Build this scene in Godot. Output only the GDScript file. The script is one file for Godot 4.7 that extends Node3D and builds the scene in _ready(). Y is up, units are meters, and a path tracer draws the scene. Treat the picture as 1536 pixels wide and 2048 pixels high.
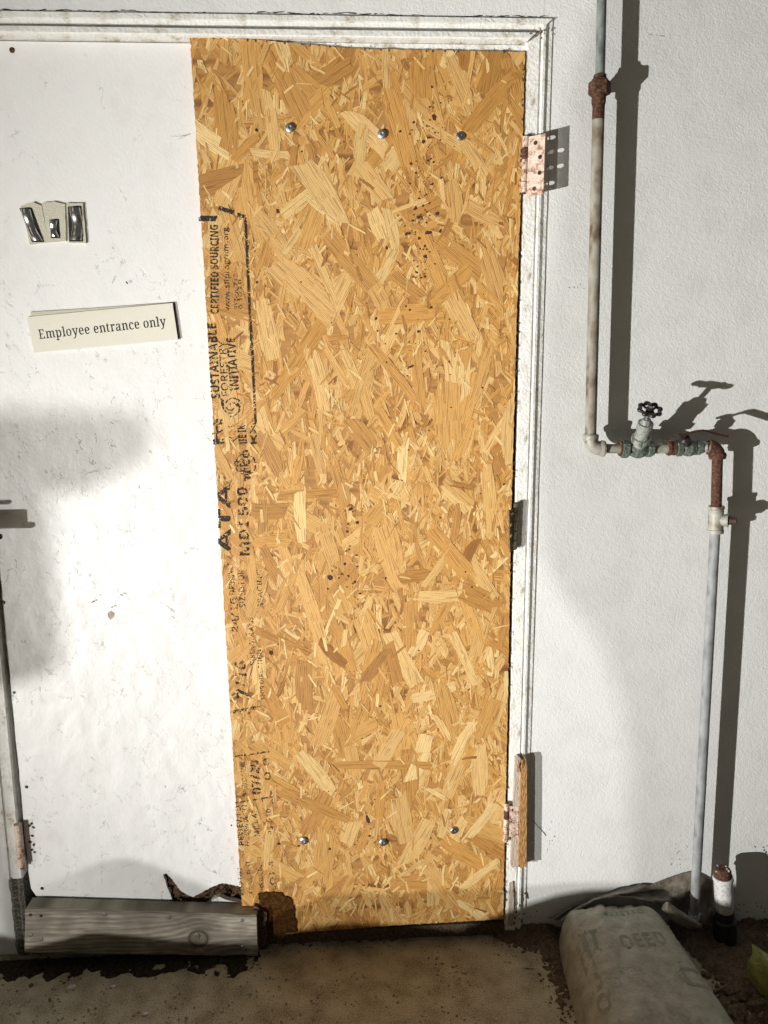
extends Node3D
# A boarded-up service door in a white stucco wall, lit at dusk by two floodlights standing out of frame on the left.
# Metres; the wall face is z = 0, the ground at the wall y = 0.

const EYE := Vector3(0.0, 1.36, 1.71)
const FOCAL := 1538.0                        # in pixels of the 1536 x 2048 photograph
var view := Basis.from_euler(Vector3(deg_to_rad(-9.5), deg_to_rad(-2.75), deg_to_rad(-0.5)))
var rng := RandomNumberGenerator.new()
var M := {}
var names := {}

# ---------------------------------------------------------------- mesh builder
class Shape:
	var st := SurfaceTool.new()
	var uv0 := Vector2.ZERO
	var uvs := Vector2.ONE
	var tint := Color.WHITE
	func _init(smooth := false) -> void:
		st.begin(Mesh.PRIMITIVE_TRIANGLES)
		group(0 if smooth else -1)
	func group(g: int) -> void:
		st.set_smooth_group(g)
	func vert(p: Vector3, uv: Vector2) -> void:
		st.set_color(tint)
		st.set_uv(uv)
		st.add_vertex(p)
	func flat_uv(p: Vector3) -> Vector2:
		return Vector2((p.x - uv0.x) * uvs.x, (uv0.y - p.y) * uvs.y)
	# counter-clockwise seen from outside
	func tri(a: Vector3, b: Vector3, c: Vector3) -> void:
		vert(a, flat_uv(a)); vert(c, flat_uv(c)); vert(b, flat_uv(b))
	func quad(a: Vector3, b: Vector3, c: Vector3, d: Vector3) -> void:
		tri(a, b, c)
		tri(a, c, d)
	func quad_uv(a: Vector3, b: Vector3, c: Vector3, d: Vector3, ua: Vector2, ub: Vector2, uc: Vector2, ud: Vector2) -> void:
		vert(a, ua); vert(c, uc); vert(b, ub)
		vert(a, ua); vert(d, ud); vert(c, uc)
	# a planar polygon turned away from a centre
	func face(pts: Array, centre: Vector3) -> void:
		var n: Vector3 = (pts[1] - pts[0]).cross(pts[2] - pts[0])
		var q := pts.duplicate()
		if n.dot(pts[0] - centre) < 0.0:
			q.reverse()
		for i in range(1, q.size() - 1):
			tri(q[0], q[i], q[i + 1])
	# chamfered box
	func box(c: Vector3, size: Vector3, bevel := 0.0, turn := Basis()) -> void:
		var h := size * 0.5
		var b := minf(bevel, minf(h.x, minf(h.y, h.z)) * 0.9)
		var p := func(s: Vector3, axis: int) -> Vector3:
			var v := Vector3(s.x * (h.x - b), s.y * (h.y - b), s.z * (h.z - b))
			v[axis] = s[axis] * h[axis]
			return c + turn * v
		for axis in 3:
			var a1 := (axis + 1) % 3
			var a2 := (axis + 2) % 3
			for s in [-1.0, 1.0]:
				var pts := []
				for k in [[-1.0, -1.0], [1.0, -1.0], [1.0, 1.0], [-1.0, 1.0]]:
					var v := Vector3.ZERO
					v[axis] = s
					v[a1] = k[0]
					v[a2] = k[1]
					pts.append(p.call(v, axis))
				face(pts, c)
			if b <= 0.0:
				continue
			for s1 in [-1.0, 1.0]:
				for s2 in [-1.0, 1.0]:
					var lo := Vector3.ZERO
					lo[a1] = s1
					lo[a2] = s2
					lo[axis] = -1.0
					var hi := lo
					hi[axis] = 1.0
					face([p.call(lo, a1), p.call(hi, a1), p.call(hi, a2), p.call(lo, a2)], c)
		if b > 0.0:
			for sx in [-1.0, 1.0]:
				for sy in [-1.0, 1.0]:
					for sz in [-1.0, 1.0]:
						var s := Vector3(sx, sy, sz)
						face([p.call(s, 0), p.call(s, 1), p.call(s, 2)], c)
	# outline in x and y, raised from z0 to z1 (front); dz slopes the front with x and y
	func prism(poly: PackedVector2Array, z0: float, z1: float, slope := Vector2.ZERO, back := false) -> void:
		var o := poly.duplicate()
		if Geometry2D.is_polygon_clockwise(o):
			o.reverse()
		var mid := o[0]
		var idx := Geometry2D.triangulate_polygon(o)
		var up := func(q: Vector2) -> Vector3: return Vector3(q.x, q.y, z1 + slope.dot(q - mid))
		for i in range(0, idx.size(), 3):
			var a := o[idx[i]]
			var b := o[idx[i + 1]]
			var c := o[idx[i + 2]]
			if (b - a).cross(c - a) < 0.0:
				var t := b
				b = c
				c = t
			tri(up.call(a), up.call(b), up.call(c))
			if back:
				tri(Vector3(a.x, a.y, z0), Vector3(c.x, c.y, z0), Vector3(b.x, b.y, z0))
		for i in o.size():
			var a := o[i]
			var b := o[(i + 1) % o.size()]
			quad(Vector3(a.x, a.y, z0), Vector3(b.x, b.y, z0), up.call(b), up.call(a))
	# rows of points; counter-clockwise = along a row, then to the next row
	func sheet(rows: Array, uv_scale := Vector2.ONE, close := false) -> void:
		for i in rows.size() - 1:
			var a: PackedVector3Array = rows[i]
			var b: PackedVector3Array = rows[i + 1]
			var n := a.size() if close else a.size() - 1
			for j in n:
				var k := (j + 1) % a.size()
				quad_uv(a[j], a[k], b[k], b[j], Vector2(j, i) * uv_scale, Vector2(j + 1, i) * uv_scale, Vector2(j + 1, i + 1) * uv_scale, Vector2(j, i + 1) * uv_scale)
	# a round (or many-sided) solid about an axis: profile of (distance along, radius)
	func lathe(from: Vector3, axis: Vector3, profile: Array, sides := 20, crease := true, spin := 0.0) -> void:
		var a := axis.normalized()
		var u := a.cross(Vector3(0.13, 0.27, 0.95) if absf(a.z) < 0.9 else Vector3.RIGHT).normalized()
		var w := a.cross(u)
		for i in profile.size() - 1:
			if crease:
				group(i + 1 if sides > 8 else -1)
			for j in sides:
				var t0 := TAU * j / sides + spin
				var t1 := TAU * (j + 1) / sides + spin
				var d0 := u * cos(t0) + w * sin(t0)
				var d1 := u * cos(t1) + w * sin(t1)
				var p: Vector2 = profile[i]
				var q: Vector2 = profile[i + 1]
				quad_uv(from + a * p.x + d0 * p.y, from + a * p.x + d1 * p.y, from + a * q.x + d1 * q.y, from + a * q.x + d0 * q.y,
					Vector2(float(j) / sides, p.x * 10.0), Vector2(float(j + 1) / sides, p.x * 10.0), Vector2(float(j + 1) / sides, q.x * 10.0), Vector2(float(j) / sides, q.x * 10.0))
	# a round bar along points
	func tube(pts: Array, radii: Array, sides := 14, caps := true, closed := false) -> void:
		var n := pts.size()
		var rings := []
		var u := Vector3.ZERO
		for i in n:
			var before: Vector3 = pts[(i - 1 + n) % n] if closed else pts[maxi(i - 1, 0)]
			var after: Vector3 = pts[(i + 1) % n] if closed else pts[mini(i + 1, n - 1)]
			var d := (after - before).normalized()
			if u == Vector3.ZERO:
				u = d.cross(Vector3(0.31, 0.17, 0.93)).normalized()
			u = (u - d * u.dot(d)).normalized()
			var w := d.cross(u)
			var ring := PackedVector3Array()
			var r: float = radii[mini(i, radii.size() - 1)]
			for j in sides:
				var t := TAU * j / sides
				ring.append(pts[i] + (u * cos(t) + w * sin(t)) * r)
			rings.append(ring)
		if closed:
			rings.append(rings[0])
		group(0)
		sheet(rings, Vector2(1.0 / sides, 0.2), true)
		if caps and not closed:
			group(-1)
			for j in range(1, sides - 1):
				tri(rings[0][0], rings[0][j + 1], rings[0][j])
				tri(rings[n - 1][0], rings[n - 1][j], rings[n - 1][j + 1])
	func done(tangents := false) -> ArrayMesh:
		st.generate_normals()
		if tangents:
			st.generate_tangents()
		return st.commit()

# ---------------------------------------------------------------- naming and placing
func numbered(called: String) -> String:
	var n: int = names.get(called, 0)
	names[called] = n + 1
	return called if n == 0 else "%s_%03d" % [called, n]

func tag(o: Node3D, label: String, category: String, group := "", kind := "") -> Node3D:
	o.set_meta("label", label)
	o.set_meta("category", category)
	if group:
		o.set_meta("group", group)
	if kind:
		o.set_meta("kind", kind)
	return o

func thing(called: String, label: String, category: String, place := Vector3.ZERO, group := "", kind := "") -> Node3D:
	var o := Node3D.new()
	o.name = numbered(called)
	o.position = place
	add_child(o)
	return tag(o, label, category, group, kind)

func put(called: String, mesh: Mesh, m: Material, parent: Node3D = null) -> MeshInstance3D:
	var o := MeshInstance3D.new()
	o.mesh = mesh
	o.material_override = m
	o.name = numbered(called) if parent == null else called
	if parent:
		o.position = -parent_origin(parent)
		parent.add_child(o, true)
	else:
		add_child(o)
	return o

func parent_origin(parent: Node3D) -> Vector3:   # shapes are given in scene coordinates
	var p := Vector3.ZERO
	var n: Node = parent
	while n != self and n is Node3D:
		p += (n as Node3D).position
		n = n.get_parent()
	return p

func ray(px: float, py: float) -> Vector3:
	return view * Vector3((px - 768.0) / FOCAL, (1024.0 - py) / FOCAL, -1.0)

func at(px: float, py: float, z := 0.0) -> Vector3:
	var d := ray(px, py)
	return EYE + d * ((z - EYE.z) / d.z)

func xy(px: float, py: float, z := 0.0) -> Vector2:
	var p := at(px, py, z)
	return Vector2(p.x, p.y)

func on_ground(px: float, py: float, y := 0.0) -> Vector3:
	var d := ray(px, py)
	return EYE + d * ((y - EYE.y) / d.y)

func outline(z: float, pts: Array) -> PackedVector2Array:
	var o := PackedVector2Array()
	for i in range(0, pts.size(), 2):
		o.append(xy(pts[i], pts[i + 1], z))
	return o

# finer outline whose long edges wander a little
func roughened(o: PackedVector2Array, step: float, amount: float) -> PackedVector2Array:
	var r := PackedVector2Array()
	for i in o.size():
		var a := o[i]
		var b := o[(i + 1) % o.size()]
		var n := maxi(1, int(a.distance_to(b) / step))
		var side := (b - a).orthogonal().normalized()
		for k in n:
			r.append(a.lerp(b, float(k) / n) + (side * rng.randf_range(-amount, amount) if k > 0 else Vector2.ZERO))
	return r

func ragged(o: PackedVector2Array, step: float, amount: float) -> PackedVector2Array:   # the same for an open line
	var r := roughened(o, step, amount)
	var last := o[o.size() - 1]
	return r.slice(0, r.find(last) + 1)

# ---------------------------------------------------------------- textures and materials
func noise_bytes(w: int, h: int, freq: float, sd: int, octaves := 3, kind := FastNoiseLite.TYPE_SIMPLEX_SMOOTH) -> PackedByteArray:
	var n := FastNoiseLite.new()
	n.noise_type = kind
	n.seed = sd
	n.frequency = freq
	n.fractal_octaves = octaves
	var im := n.get_seamless_image(w, h, false, false, 0.12)
	im.convert(Image.FORMAT_L8)
	return im.get_data()

func grey_tex(w: int, h: int, data: PackedByteArray) -> ImageTexture:
	return ImageTexture.create_from_image(Image.create_from_data(w, h, false, Image.FORMAT_L8, data))

func lin(r: float, g: float, b: float) -> Color:
	return Color(r, g, b).linear_to_srgb()

# colours (linear) by the mix of two noises
func ramp_tex(w: int, h: int, a: PackedByteArray, b: PackedByteArray, share: float, stops: Array) -> ImageTexture:
	var g := Gradient.new()
	g.offsets = PackedFloat32Array(stops.map(func(s): return s[0]))
	g.colors = PackedColorArray(stops.map(func(s): return s[1]))
	var lut := PackedByteArray()
	for i in 256:
		var c := g.sample(i / 255.0).linear_to_srgb()
		lut.append_array([c.r8, c.g8, c.b8])
	var out := PackedByteArray()
	out.resize(w * h * 3)
	var k := int(share * 256.0)
	for i in w * h:
		var v := ((a[i] * (256 - k) + b[i] * k) >> 8) * 3
		var j := i * 3
		out[j] = lut[v]
		out[j + 1] = lut[v + 1]
		out[j + 2] = lut[v + 2]
	return ImageTexture.create_from_image(Image.create_from_data(w, h, false, Image.FORMAT_RGB8, out))

func blend_bytes(a: PackedByteArray, b: PackedByteArray, share: float) -> PackedByteArray:
	var out := PackedByteArray()
	out.resize(a.size())
	var k := int(share * 256.0)
	for i in a.size():
		out[i] = (a[i] * (256 - k) + b[i] * k) >> 8
	return out

func mat(called: String, color: Color, rough: float, metal := 0.0) -> StandardMaterial3D:
	var m := StandardMaterial3D.new()
	m.resource_name = called
	m.albedo_color = color
	m.roughness = rough
	m.metallic = metal
	M[called] = m
	return m

func tri_map(m: StandardMaterial3D, metres: float, world := true) -> void:
	m.uv1_triplanar = true
	m.uv1_world_triplanar = world
	m.uv1_scale = Vector3.ONE / metres
	m.uv1_triplanar_sharpness = 6.0

func relief(m: StandardMaterial3D, tex: Texture2D, cm: float) -> void:
	m.heightmap_enabled = true
	m.heightmap_texture = tex
	m.heightmap_scale = cm

func make_materials() -> void:
	# stucco: sprayed grain under many coats of paint, with trowel drags
	var fine := noise_bytes(1024, 1024, 0.13, 3, 2)
	var mid := noise_bytes(1024, 1024, 0.05, 8, 3)
	var low := noise_bytes(1024, 1024, 0.006, 5, 4)
	var h := blend_bytes(blend_bytes(fine, mid, 0.45), low, 0.4)
	var m := mat("stucco", Color.WHITE, 0.75)
	m.albedo_texture = ramp_tex(1024, 1024, low, mid, 0.3, [[0.15, Color(0.68, 0.677, 0.65)], [0.42, Color(0.715, 0.715, 0.69)], [0.6, Color(0.735, 0.733, 0.712)], [0.85, Color(0.73, 0.715, 0.695)]])
	relief(m, grey_tex(1024, 1024, h), 0.15)
	tri_map(m, 0.75)
	# gloss paint on wood: frames
	var strokes := Image.create_from_data(64, 512, false, Image.FORMAT_L8, noise_bytes(64, 512, 0.06, 21, 3))
	strokes.resize(512, 512, Image.INTERPOLATE_CUBIC)
	m = mat("frame_paint", Color.WHITE, 0.5)
	var dirt := noise_bytes(512, 512, 0.012, 31, 5)
	var dirt2 := noise_bytes(512, 512, 0.07, 32, 3)
	m.albedo_texture = ramp_tex(512, 512, dirt, dirt2, 0.15, [[0.12, Color(0.42, 0.37, 0.28)], [0.24, Color(0.68, 0.65, 0.58)], [0.42, Color(0.79, 0.775, 0.73)], [0.8, Color(0.81, 0.80, 0.765)]])
	relief(m, grey_tex(512, 512, blend_bytes(dirt, dirt2, 0.5)), 0.22)
	tri_map(m, 0.35)
	m = mat("sign_plastic", lin(0.76, 0.73, 0.62), 0.35)
	m = mat("tile_plastic", lin(0.58, 0.55, 0.43), 0.55)
	relief(m, grey_tex(512, 512, dirt2), 0.1)
	tri_map(m, 0.12)
	mat("black_print", lin(0.003, 0.003, 0.003), 0.7)
	mat("crack", lin(0.03, 0.026, 0.02), 0.95)
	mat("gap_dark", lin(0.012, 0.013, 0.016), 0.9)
	mat("navy_paint", lin(0.03, 0.05, 0.075), 0.6)
	mat("chrome", lin(0.8, 0.8, 0.8), 0.22, 1.0)
	mat("zinc", lin(0.5, 0.52, 0.54), 0.38, 1.0)
	mat("black_metal", lin(0.045, 0.04, 0.038), 0.32, 0.6)
	mat("lever_red", lin(0.055, 0.022, 0.016), 0.5, 0.2)
	mat("rust_dark", lin(0.055, 0.03, 0.022), 0.7, 0.2)
	mat("black_plastic", lin(0.014, 0.014, 0.016), 0.5)
	mat("lamp_housing", lin(0.05, 0.05, 0.05), 0.5, 0.3)
	# metals
	var n1 := noise_bytes(512, 512, 0.02, 41, 5)
	var n2 := noise_bytes(512, 512, 0.09, 42, 3)
	var bumps := grey_tex(512, 512, blend_bytes(n1, n2, 0.6))
	m = mat("rust", Color.WHITE, 0.85)
	m.albedo_texture = ramp_tex(512, 512, n1, n2, 0.45, [[0.2, Color(0.022, 0.012, 0.008)], [0.42, Color(0.062, 0.026, 0.015)], [0.58, Color(0.115, 0.044, 0.022)], [0.72, Color(0.20, 0.085, 0.035)], [0.85, Color(0.33, 0.21, 0.13)]])
	relief(m, bumps, 0.25)
	tri_map(m, 0.09)
	m = mat("galvanised", Color.WHITE, 0.55, 0.1)
	m.albedo_texture = ramp_tex(512, 512, n1, n2, 0.14, [[0.18, Color(0.15, 0.10, 0.055)], [0.32, Color(0.29, 0.265, 0.205)], [0.5, Color(0.345, 0.335, 0.285)], [0.8, Color(0.42, 0.41, 0.365)]])
	relief(m, bumps, 0.08)
	tri_map(m, 0.3)
	m = mat("grey_pipe", Color.WHITE, 0.65, 0.0)
	m.albedo_texture = ramp_tex(512, 512, n1, n2, 0.14, [[0.2, Color(0.17, 0.175, 0.17)], [0.5, Color(0.25, 0.255, 0.255)], [0.8, Color(0.31, 0.315, 0.31)]])
	relief(m, bumps, 0.06)
	tri_map(m, 0.6)
	m = mat("green_pipe", Color.WHITE, 0.6, 0.1)
	m.albedo_texture = ramp_tex(512, 512, n1, n2, 0.14, [[0.2, Color(0.12, 0.135, 0.12)], [0.5, Color(0.19, 0.22, 0.20)], [0.8, Color(0.27, 0.30, 0.27)]])
	tri_map(m, 0.5)
	m = mat("weathered_pipe", Color.WHITE, 0.7, 0.05)
	m.albedo_texture = ramp_tex(512, 512, n1, n2, 0.14, [[0.2, Color(0.11, 0.07, 0.04)], [0.36, Color(0.21, 0.175, 0.125)], [0.55, Color(0.28, 0.255, 0.20)], [0.8, Color(0.35, 0.33, 0.28)]])
	relief(m, bumps, 0.1)
	tri_map(m, 0.75)
	m = mat("verdigris", Color.WHITE, 0.5, 0.25)
	m.albedo_texture = ramp_tex(512, 512, n1, n2, 0.5, [[0.2, Color(0.03, 0.036, 0.028)], [0.45, Color(0.092, 0.122, 0.095)], [0.62, Color(0.17, 0.205, 0.165)], [0.82, Color(0.42, 0.42, 0.35)]])
	relief(m, bumps, 0.18)
	tri_map(m, 0.07)
	m = mat("valve_paint", Color.WHITE, 0.45, 0.2)
	m.albedo_texture = ramp_tex(512, 512, n1, n2, 0.5, [[0.22, Color(0.10, 0.12, 0.10)], [0.45, Color(0.25, 0.265, 0.235)], [0.8, Color(0.48, 0.49, 0.45)]])
	relief(m, bumps, 0.15)
	tri_map(m, 0.07)
	m = mat("hinge_paint", Color.WHITE, 0.5)
	m.albedo_texture = ramp_tex(512, 512, n1, n2, 0.4, [[0.25, Color(0.13, 0.05, 0.025)], [0.38, Color(0.38, 0.21, 0.14)], [0.5, Color(0.58, 0.45, 0.36)], [0.8, Color(0.66, 0.58, 0.49)]])
	relief(m, bumps, 0.1)
	tri_map(m, 0.23)
	m = mat("hinge_dark", Color.WHITE, 0.6, 0.3)
	m.albedo_texture = ramp_tex(512, 512, n1, n2, 0.55, [[0.25, Color(0.03, 0.022, 0.012)], [0.5, Color(0.10, 0.08, 0.045)], [0.68, Color(0.20, 0.16, 0.09)], [0.85, Color(0.5, 0.47, 0.36)]])
	relief(m, bumps, 0.15)
	tri_map(m, 0.06)
	m = mat("white_fitting", Color.WHITE, 0.5)
	m.albedo_texture = ramp_tex(512, 512, n1, n2, 0.35, [[0.22, Color(0.28, 0.25, 0.2)], [0.4, Color(0.55, 0.55, 0.52)], [0.8, Color(0.66, 0.67, 0.66)]])
	relief(m, bumps, 0.15)
	tri_map(m, 0.1)
	# ground: concrete under a skin of dried mud
	var c1 := noise_bytes(1024, 1024, 0.008, 51, 6)
	var c2 := noise_bytes(1024, 1024, 0.16, 52, 3)
	m = mat("muddy_concrete", Color.WHITE, 0.6)
	m.albedo_texture = ramp_tex(1024, 1024, c1, c2, 0.5, [[0.22, Color(0.20, 0.16, 0.10)], [0.42, Color(0.35, 0.295, 0.195)], [0.58, Color(0.43, 0.37, 0.255)], [0.8, Color(0.53, 0.465, 0.345)]])
	relief(m, grey_tex(1024, 1024, blend_bytes(c1, c2, 0.6)), 0.55)
	tri_map(m, 0.8)
	m = mat("soil", Color.WHITE, 0.95)
	m.albedo_texture = ramp_tex(512, 512, n1, n2, 0.5, [[0.2, Color(0.06, 0.038, 0.02)], [0.5, Color(0.15, 0.10, 0.055)], [0.8, Color(0.26, 0.19, 0.115)]])
	relief(m, bumps, 0.6)
	tri_map(m, 0.1)
	m = mat("plank_shade", Color.WHITE, 0.7)  # near-black, carries the painted shade under the plank
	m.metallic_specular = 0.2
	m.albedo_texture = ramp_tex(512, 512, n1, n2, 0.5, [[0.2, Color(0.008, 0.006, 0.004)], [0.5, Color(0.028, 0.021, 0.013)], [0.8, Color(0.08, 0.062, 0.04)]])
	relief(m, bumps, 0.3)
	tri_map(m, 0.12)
	m = mat("grit", lin(0.5, 0.45, 0.36), 0.9)
	m.vertex_color_use_as_albedo = true
	m.albedo_color = Color.WHITE
	# rotten and bare wood
	m = mat("rotten_wood", Color.WHITE, 0.95)
	m.albedo_texture = ramp_tex(512, 512, n1, n2, 0.5, [[0.2, Color(0.035, 0.02, 0.012)], [0.42, Color(0.12, 0.068, 0.036)], [0.56, Color(0.23, 0.135, 0.075)], [0.75, Color(0.42, 0.28, 0.18)]])
	relief(m, bumps, 0.8)
	tri_map(m, 0.08)
	m = mat("grey_wood", Color.WHITE, 0.9)
	m.albedo_texture = ramp_tex(512, 512, n1, n2, 0.5, [[0.2, Color(0.05, 0.042, 0.032)], [0.45, Color(0.16, 0.14, 0.11)], [0.6, Color(0.27, 0.25, 0.21)], [0.75, Color(0.6, 0.58, 0.53)]])
	relief(m, bumps, 0.6)
	tri_map(m, 0.08)
	m = mat("stained_wood", Color.WHITE, 0.7)
	m.metallic_specular = 0.15
	m.albedo_texture = ramp_tex(512, 512, n1, n2, 0.4, [[0.2, Color(0.03, 0.011, 0.003)], [0.5, Color(0.07, 0.029, 0.007)], [0.8, Color(0.12, 0.055, 0.014)]])
	relief(m, bumps, 0.25)
	tri_map(m, 0.12)
	var streak := Image.create_from_data(512, 48, false, Image.FORMAT_L8, noise_bytes(512, 48, 0.05, 61, 4))
	streak.resize(512, 512, Image.INTERPOLATE_CUBIC)
	var vert_streak := streak.get_data()
	m = mat("bare_pine", Color.WHITE, 0.75)
	m.albedo_texture = ramp_tex(512, 512, vert_streak, n2, 0.15, [[0.25, Color(0.25, 0.11, 0.03)], [0.5, Color(0.44, 0.23, 0.075)], [0.8, Color(0.60, 0.37, 0.15)]])
	relief(m, grey_tex(512, 512, vert_streak), 0.2)
	tri_map(m, 0.06)
	m = mat("pale_wood", Color.WHITE, 0.8)
	m.albedo_texture = ramp_tex(512, 512, vert_streak, n2, 0.2, [[0.25, Color(0.33, 0.26, 0.19)], [0.5, Color(0.50, 0.42, 0.34)], [0.8, Color(0.60, 0.53, 0.45)]])
	relief(m, grey_tex(512, 512, vert_streak), 0.15)
	tri_map(m, 0.07)
	# wood flakes: grain runs along u
	var g := Image.create_from_data(40, 512, false, Image.FORMAT_L8, noise_bytes(40, 512, 0.034, 71, 4))
	g.resize(512, 512, Image.INTERPOLATE_CUBIC)
	var gb := g.get_data()
	m = mat("wood_flake", Color.WHITE, 0.6)
	m.albedo_texture = ramp_tex(512, 512, gb, n2, 0.14, [[0.18, Color(0.42, 0.34, 0.26)], [0.34, Color(0.72, 0.66, 0.58)], [0.46, Color(1.0, 1.0, 1.0)], [0.6, Color(0.86, 0.82, 0.76)], [0.72, Color(1.0, 1.0, 1.0)], [0.85, Color(0.66, 0.58, 0.5)]])
	relief(m, grey_tex(512, 512, gb), 0.05)
	m.vertex_color_use_as_albedo = true
	# worn stamp ink: gaps where the roller missed the hollows
	var i1 := noise_bytes(512, 512, 0.12, 81, 2)
	var i2 := noise_bytes(512, 512, 0.025, 82, 3)
	for pair in [["ink", 111], ["faint_ink", 131]]:
		var px := PackedByteArray()
		px.resize(512 * 512 * 4)
		for i in 512 * 512:
			var v: int = (i1[i] * 150 + i2[i] * 106) >> 8
			px[i * 4] = 38
			px[i * 4 + 1] = 33
			px[i * 4 + 2] = 28
			px[i * 4 + 3] = 255 if v > pair[1] else 0
		m = mat(pair[0], Color.WHITE, 0.8)
		m.albedo_texture = ImageTexture.create_from_image(Image.create_from_data(512, 512, false, Image.FORMAT_RGBA8, px))
		m.transparency = BaseMaterial3D.TRANSPARENCY_ALPHA_SCISSOR
		m.alpha_scissor_threshold = 0.5
		tri_map(m, 0.28)
	mat("dark_stain", lin(0.07, 0.022, 0.01), 0.8)
	# dusty sack
	m = mat("sack", Color.WHITE, 0.6)
	m.albedo_texture = ramp_tex(512, 512, n1, dirt2, 0.3, [[0.2, Color(0.22, 0.198, 0.145)], [0.5, Color(0.30, 0.28, 0.21)], [0.8, Color(0.37, 0.345, 0.275)]])
	relief(m, bumps, 0.12)
	tri_map(m, 0.45)
	m = mat("dark_film", Color.WHITE, 0.5)  # darker than the sack body
	m.albedo_texture = ramp_tex(512, 512, n1, dirt2, 0.3, [[0.2, Color(0.09, 0.075, 0.052)], [0.5, Color(0.15, 0.13, 0.098)], [0.8, Color(0.22, 0.195, 0.155)]])
	relief(m, bumps, 0.12)
	tri_map(m, 0.25)
	mat("sack_print", lin(0.215, 0.198, 0.15), 0.75)
	mat("sack_print_green", lin(0.20, 0.21, 0.155), 0.75)
	m = mat("yellow_sack", Color.WHITE, 0.5)
	m.albedo_texture = ramp_tex(512, 512, n1, dirt2, 0.3, [[0.2, Color(0.20, 0.21, 0.04)], [0.5, Color(0.32, 0.33, 0.085)], [0.8, Color(0.42, 0.43, 0.16)]])
	relief(m, bumps, 0.2)
	tri_map(m, 0.3)
	m = mat("terracotta", lin(0.3, 0.12, 0.06), 0.8)

# weathered board with a knot: u along the board
func board_texture() -> Array:
	var w := 1024
	var hh := 256
	var n := FastNoiseLite.new()
	n.seed = 91
	n.frequency = 0.01
	n.fractal_octaves = 3
	var col := PackedByteArray()
	col.resize(w * hh * 3)
	var hgt := PackedByteArray()
	hgt.resize(w * hh)
	var knot := Vector2(762, 168)
	for y in hh:
		for x in w:
			var dx := (x - knot.x) / 95.0
			var dy := y - knot.y
			var d := Vector2(x - knot.x, dy * 1.25).length()
			var push := 42.0 * exp(-dx * dx) * dy / (absf(dy) + 26.0)
			var f := (y - push) * 0.15 + n.get_noise_2d(x * 0.16, y * 0.7) * 3.2 + n.get_noise_2d(x * 0.06 + 900.0, 7.0) * 3.0
			if d < 46.0:
				f = d * 0.32 + n.get_noise_2d(x * 2.0, y * 2.0) * 2.0
			var ring := 0.5 + 0.5 * sin(f * 2.1)
			var fibre := n.get_noise_2d(x * 0.6, y * 9.0 + 300.0) * 0.5 + 0.5
			var wet := clampf(n.get_noise_2d(x * 0.7 + 50.0, y * 0.9) * 1.4 + 0.55, 0.0, 1.0)
			var v := 0.42 * ring + 0.58 * fibre
			var c := Color(0.14, 0.118, 0.085).lerp(Color(0.47, 0.43, 0.345), v * (0.45 + 0.55 * wet))
			if d < 58.0:
				c = c.lerp(Color(0.07, 0.045, 0.025), 0.75 * exp(-pow((d - 40.0) / 8.0, 2.0)) + 0.6 * exp(-d / 14.0))
			c = c.linear_to_srgb()
			var i := (y * w + x)
			col[i * 3] = c.r8
			col[i * 3 + 1] = c.g8
			col[i * 3 + 2] = c.b8
			hgt[i] = int(clampf(v, 0.0, 1.0) * 255.0)
	return [ImageTexture.create_from_image(Image.create_from_data(w, hh, false, Image.FORMAT_RGB8, col)), grey_tex(w, hh, hgt)]

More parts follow.
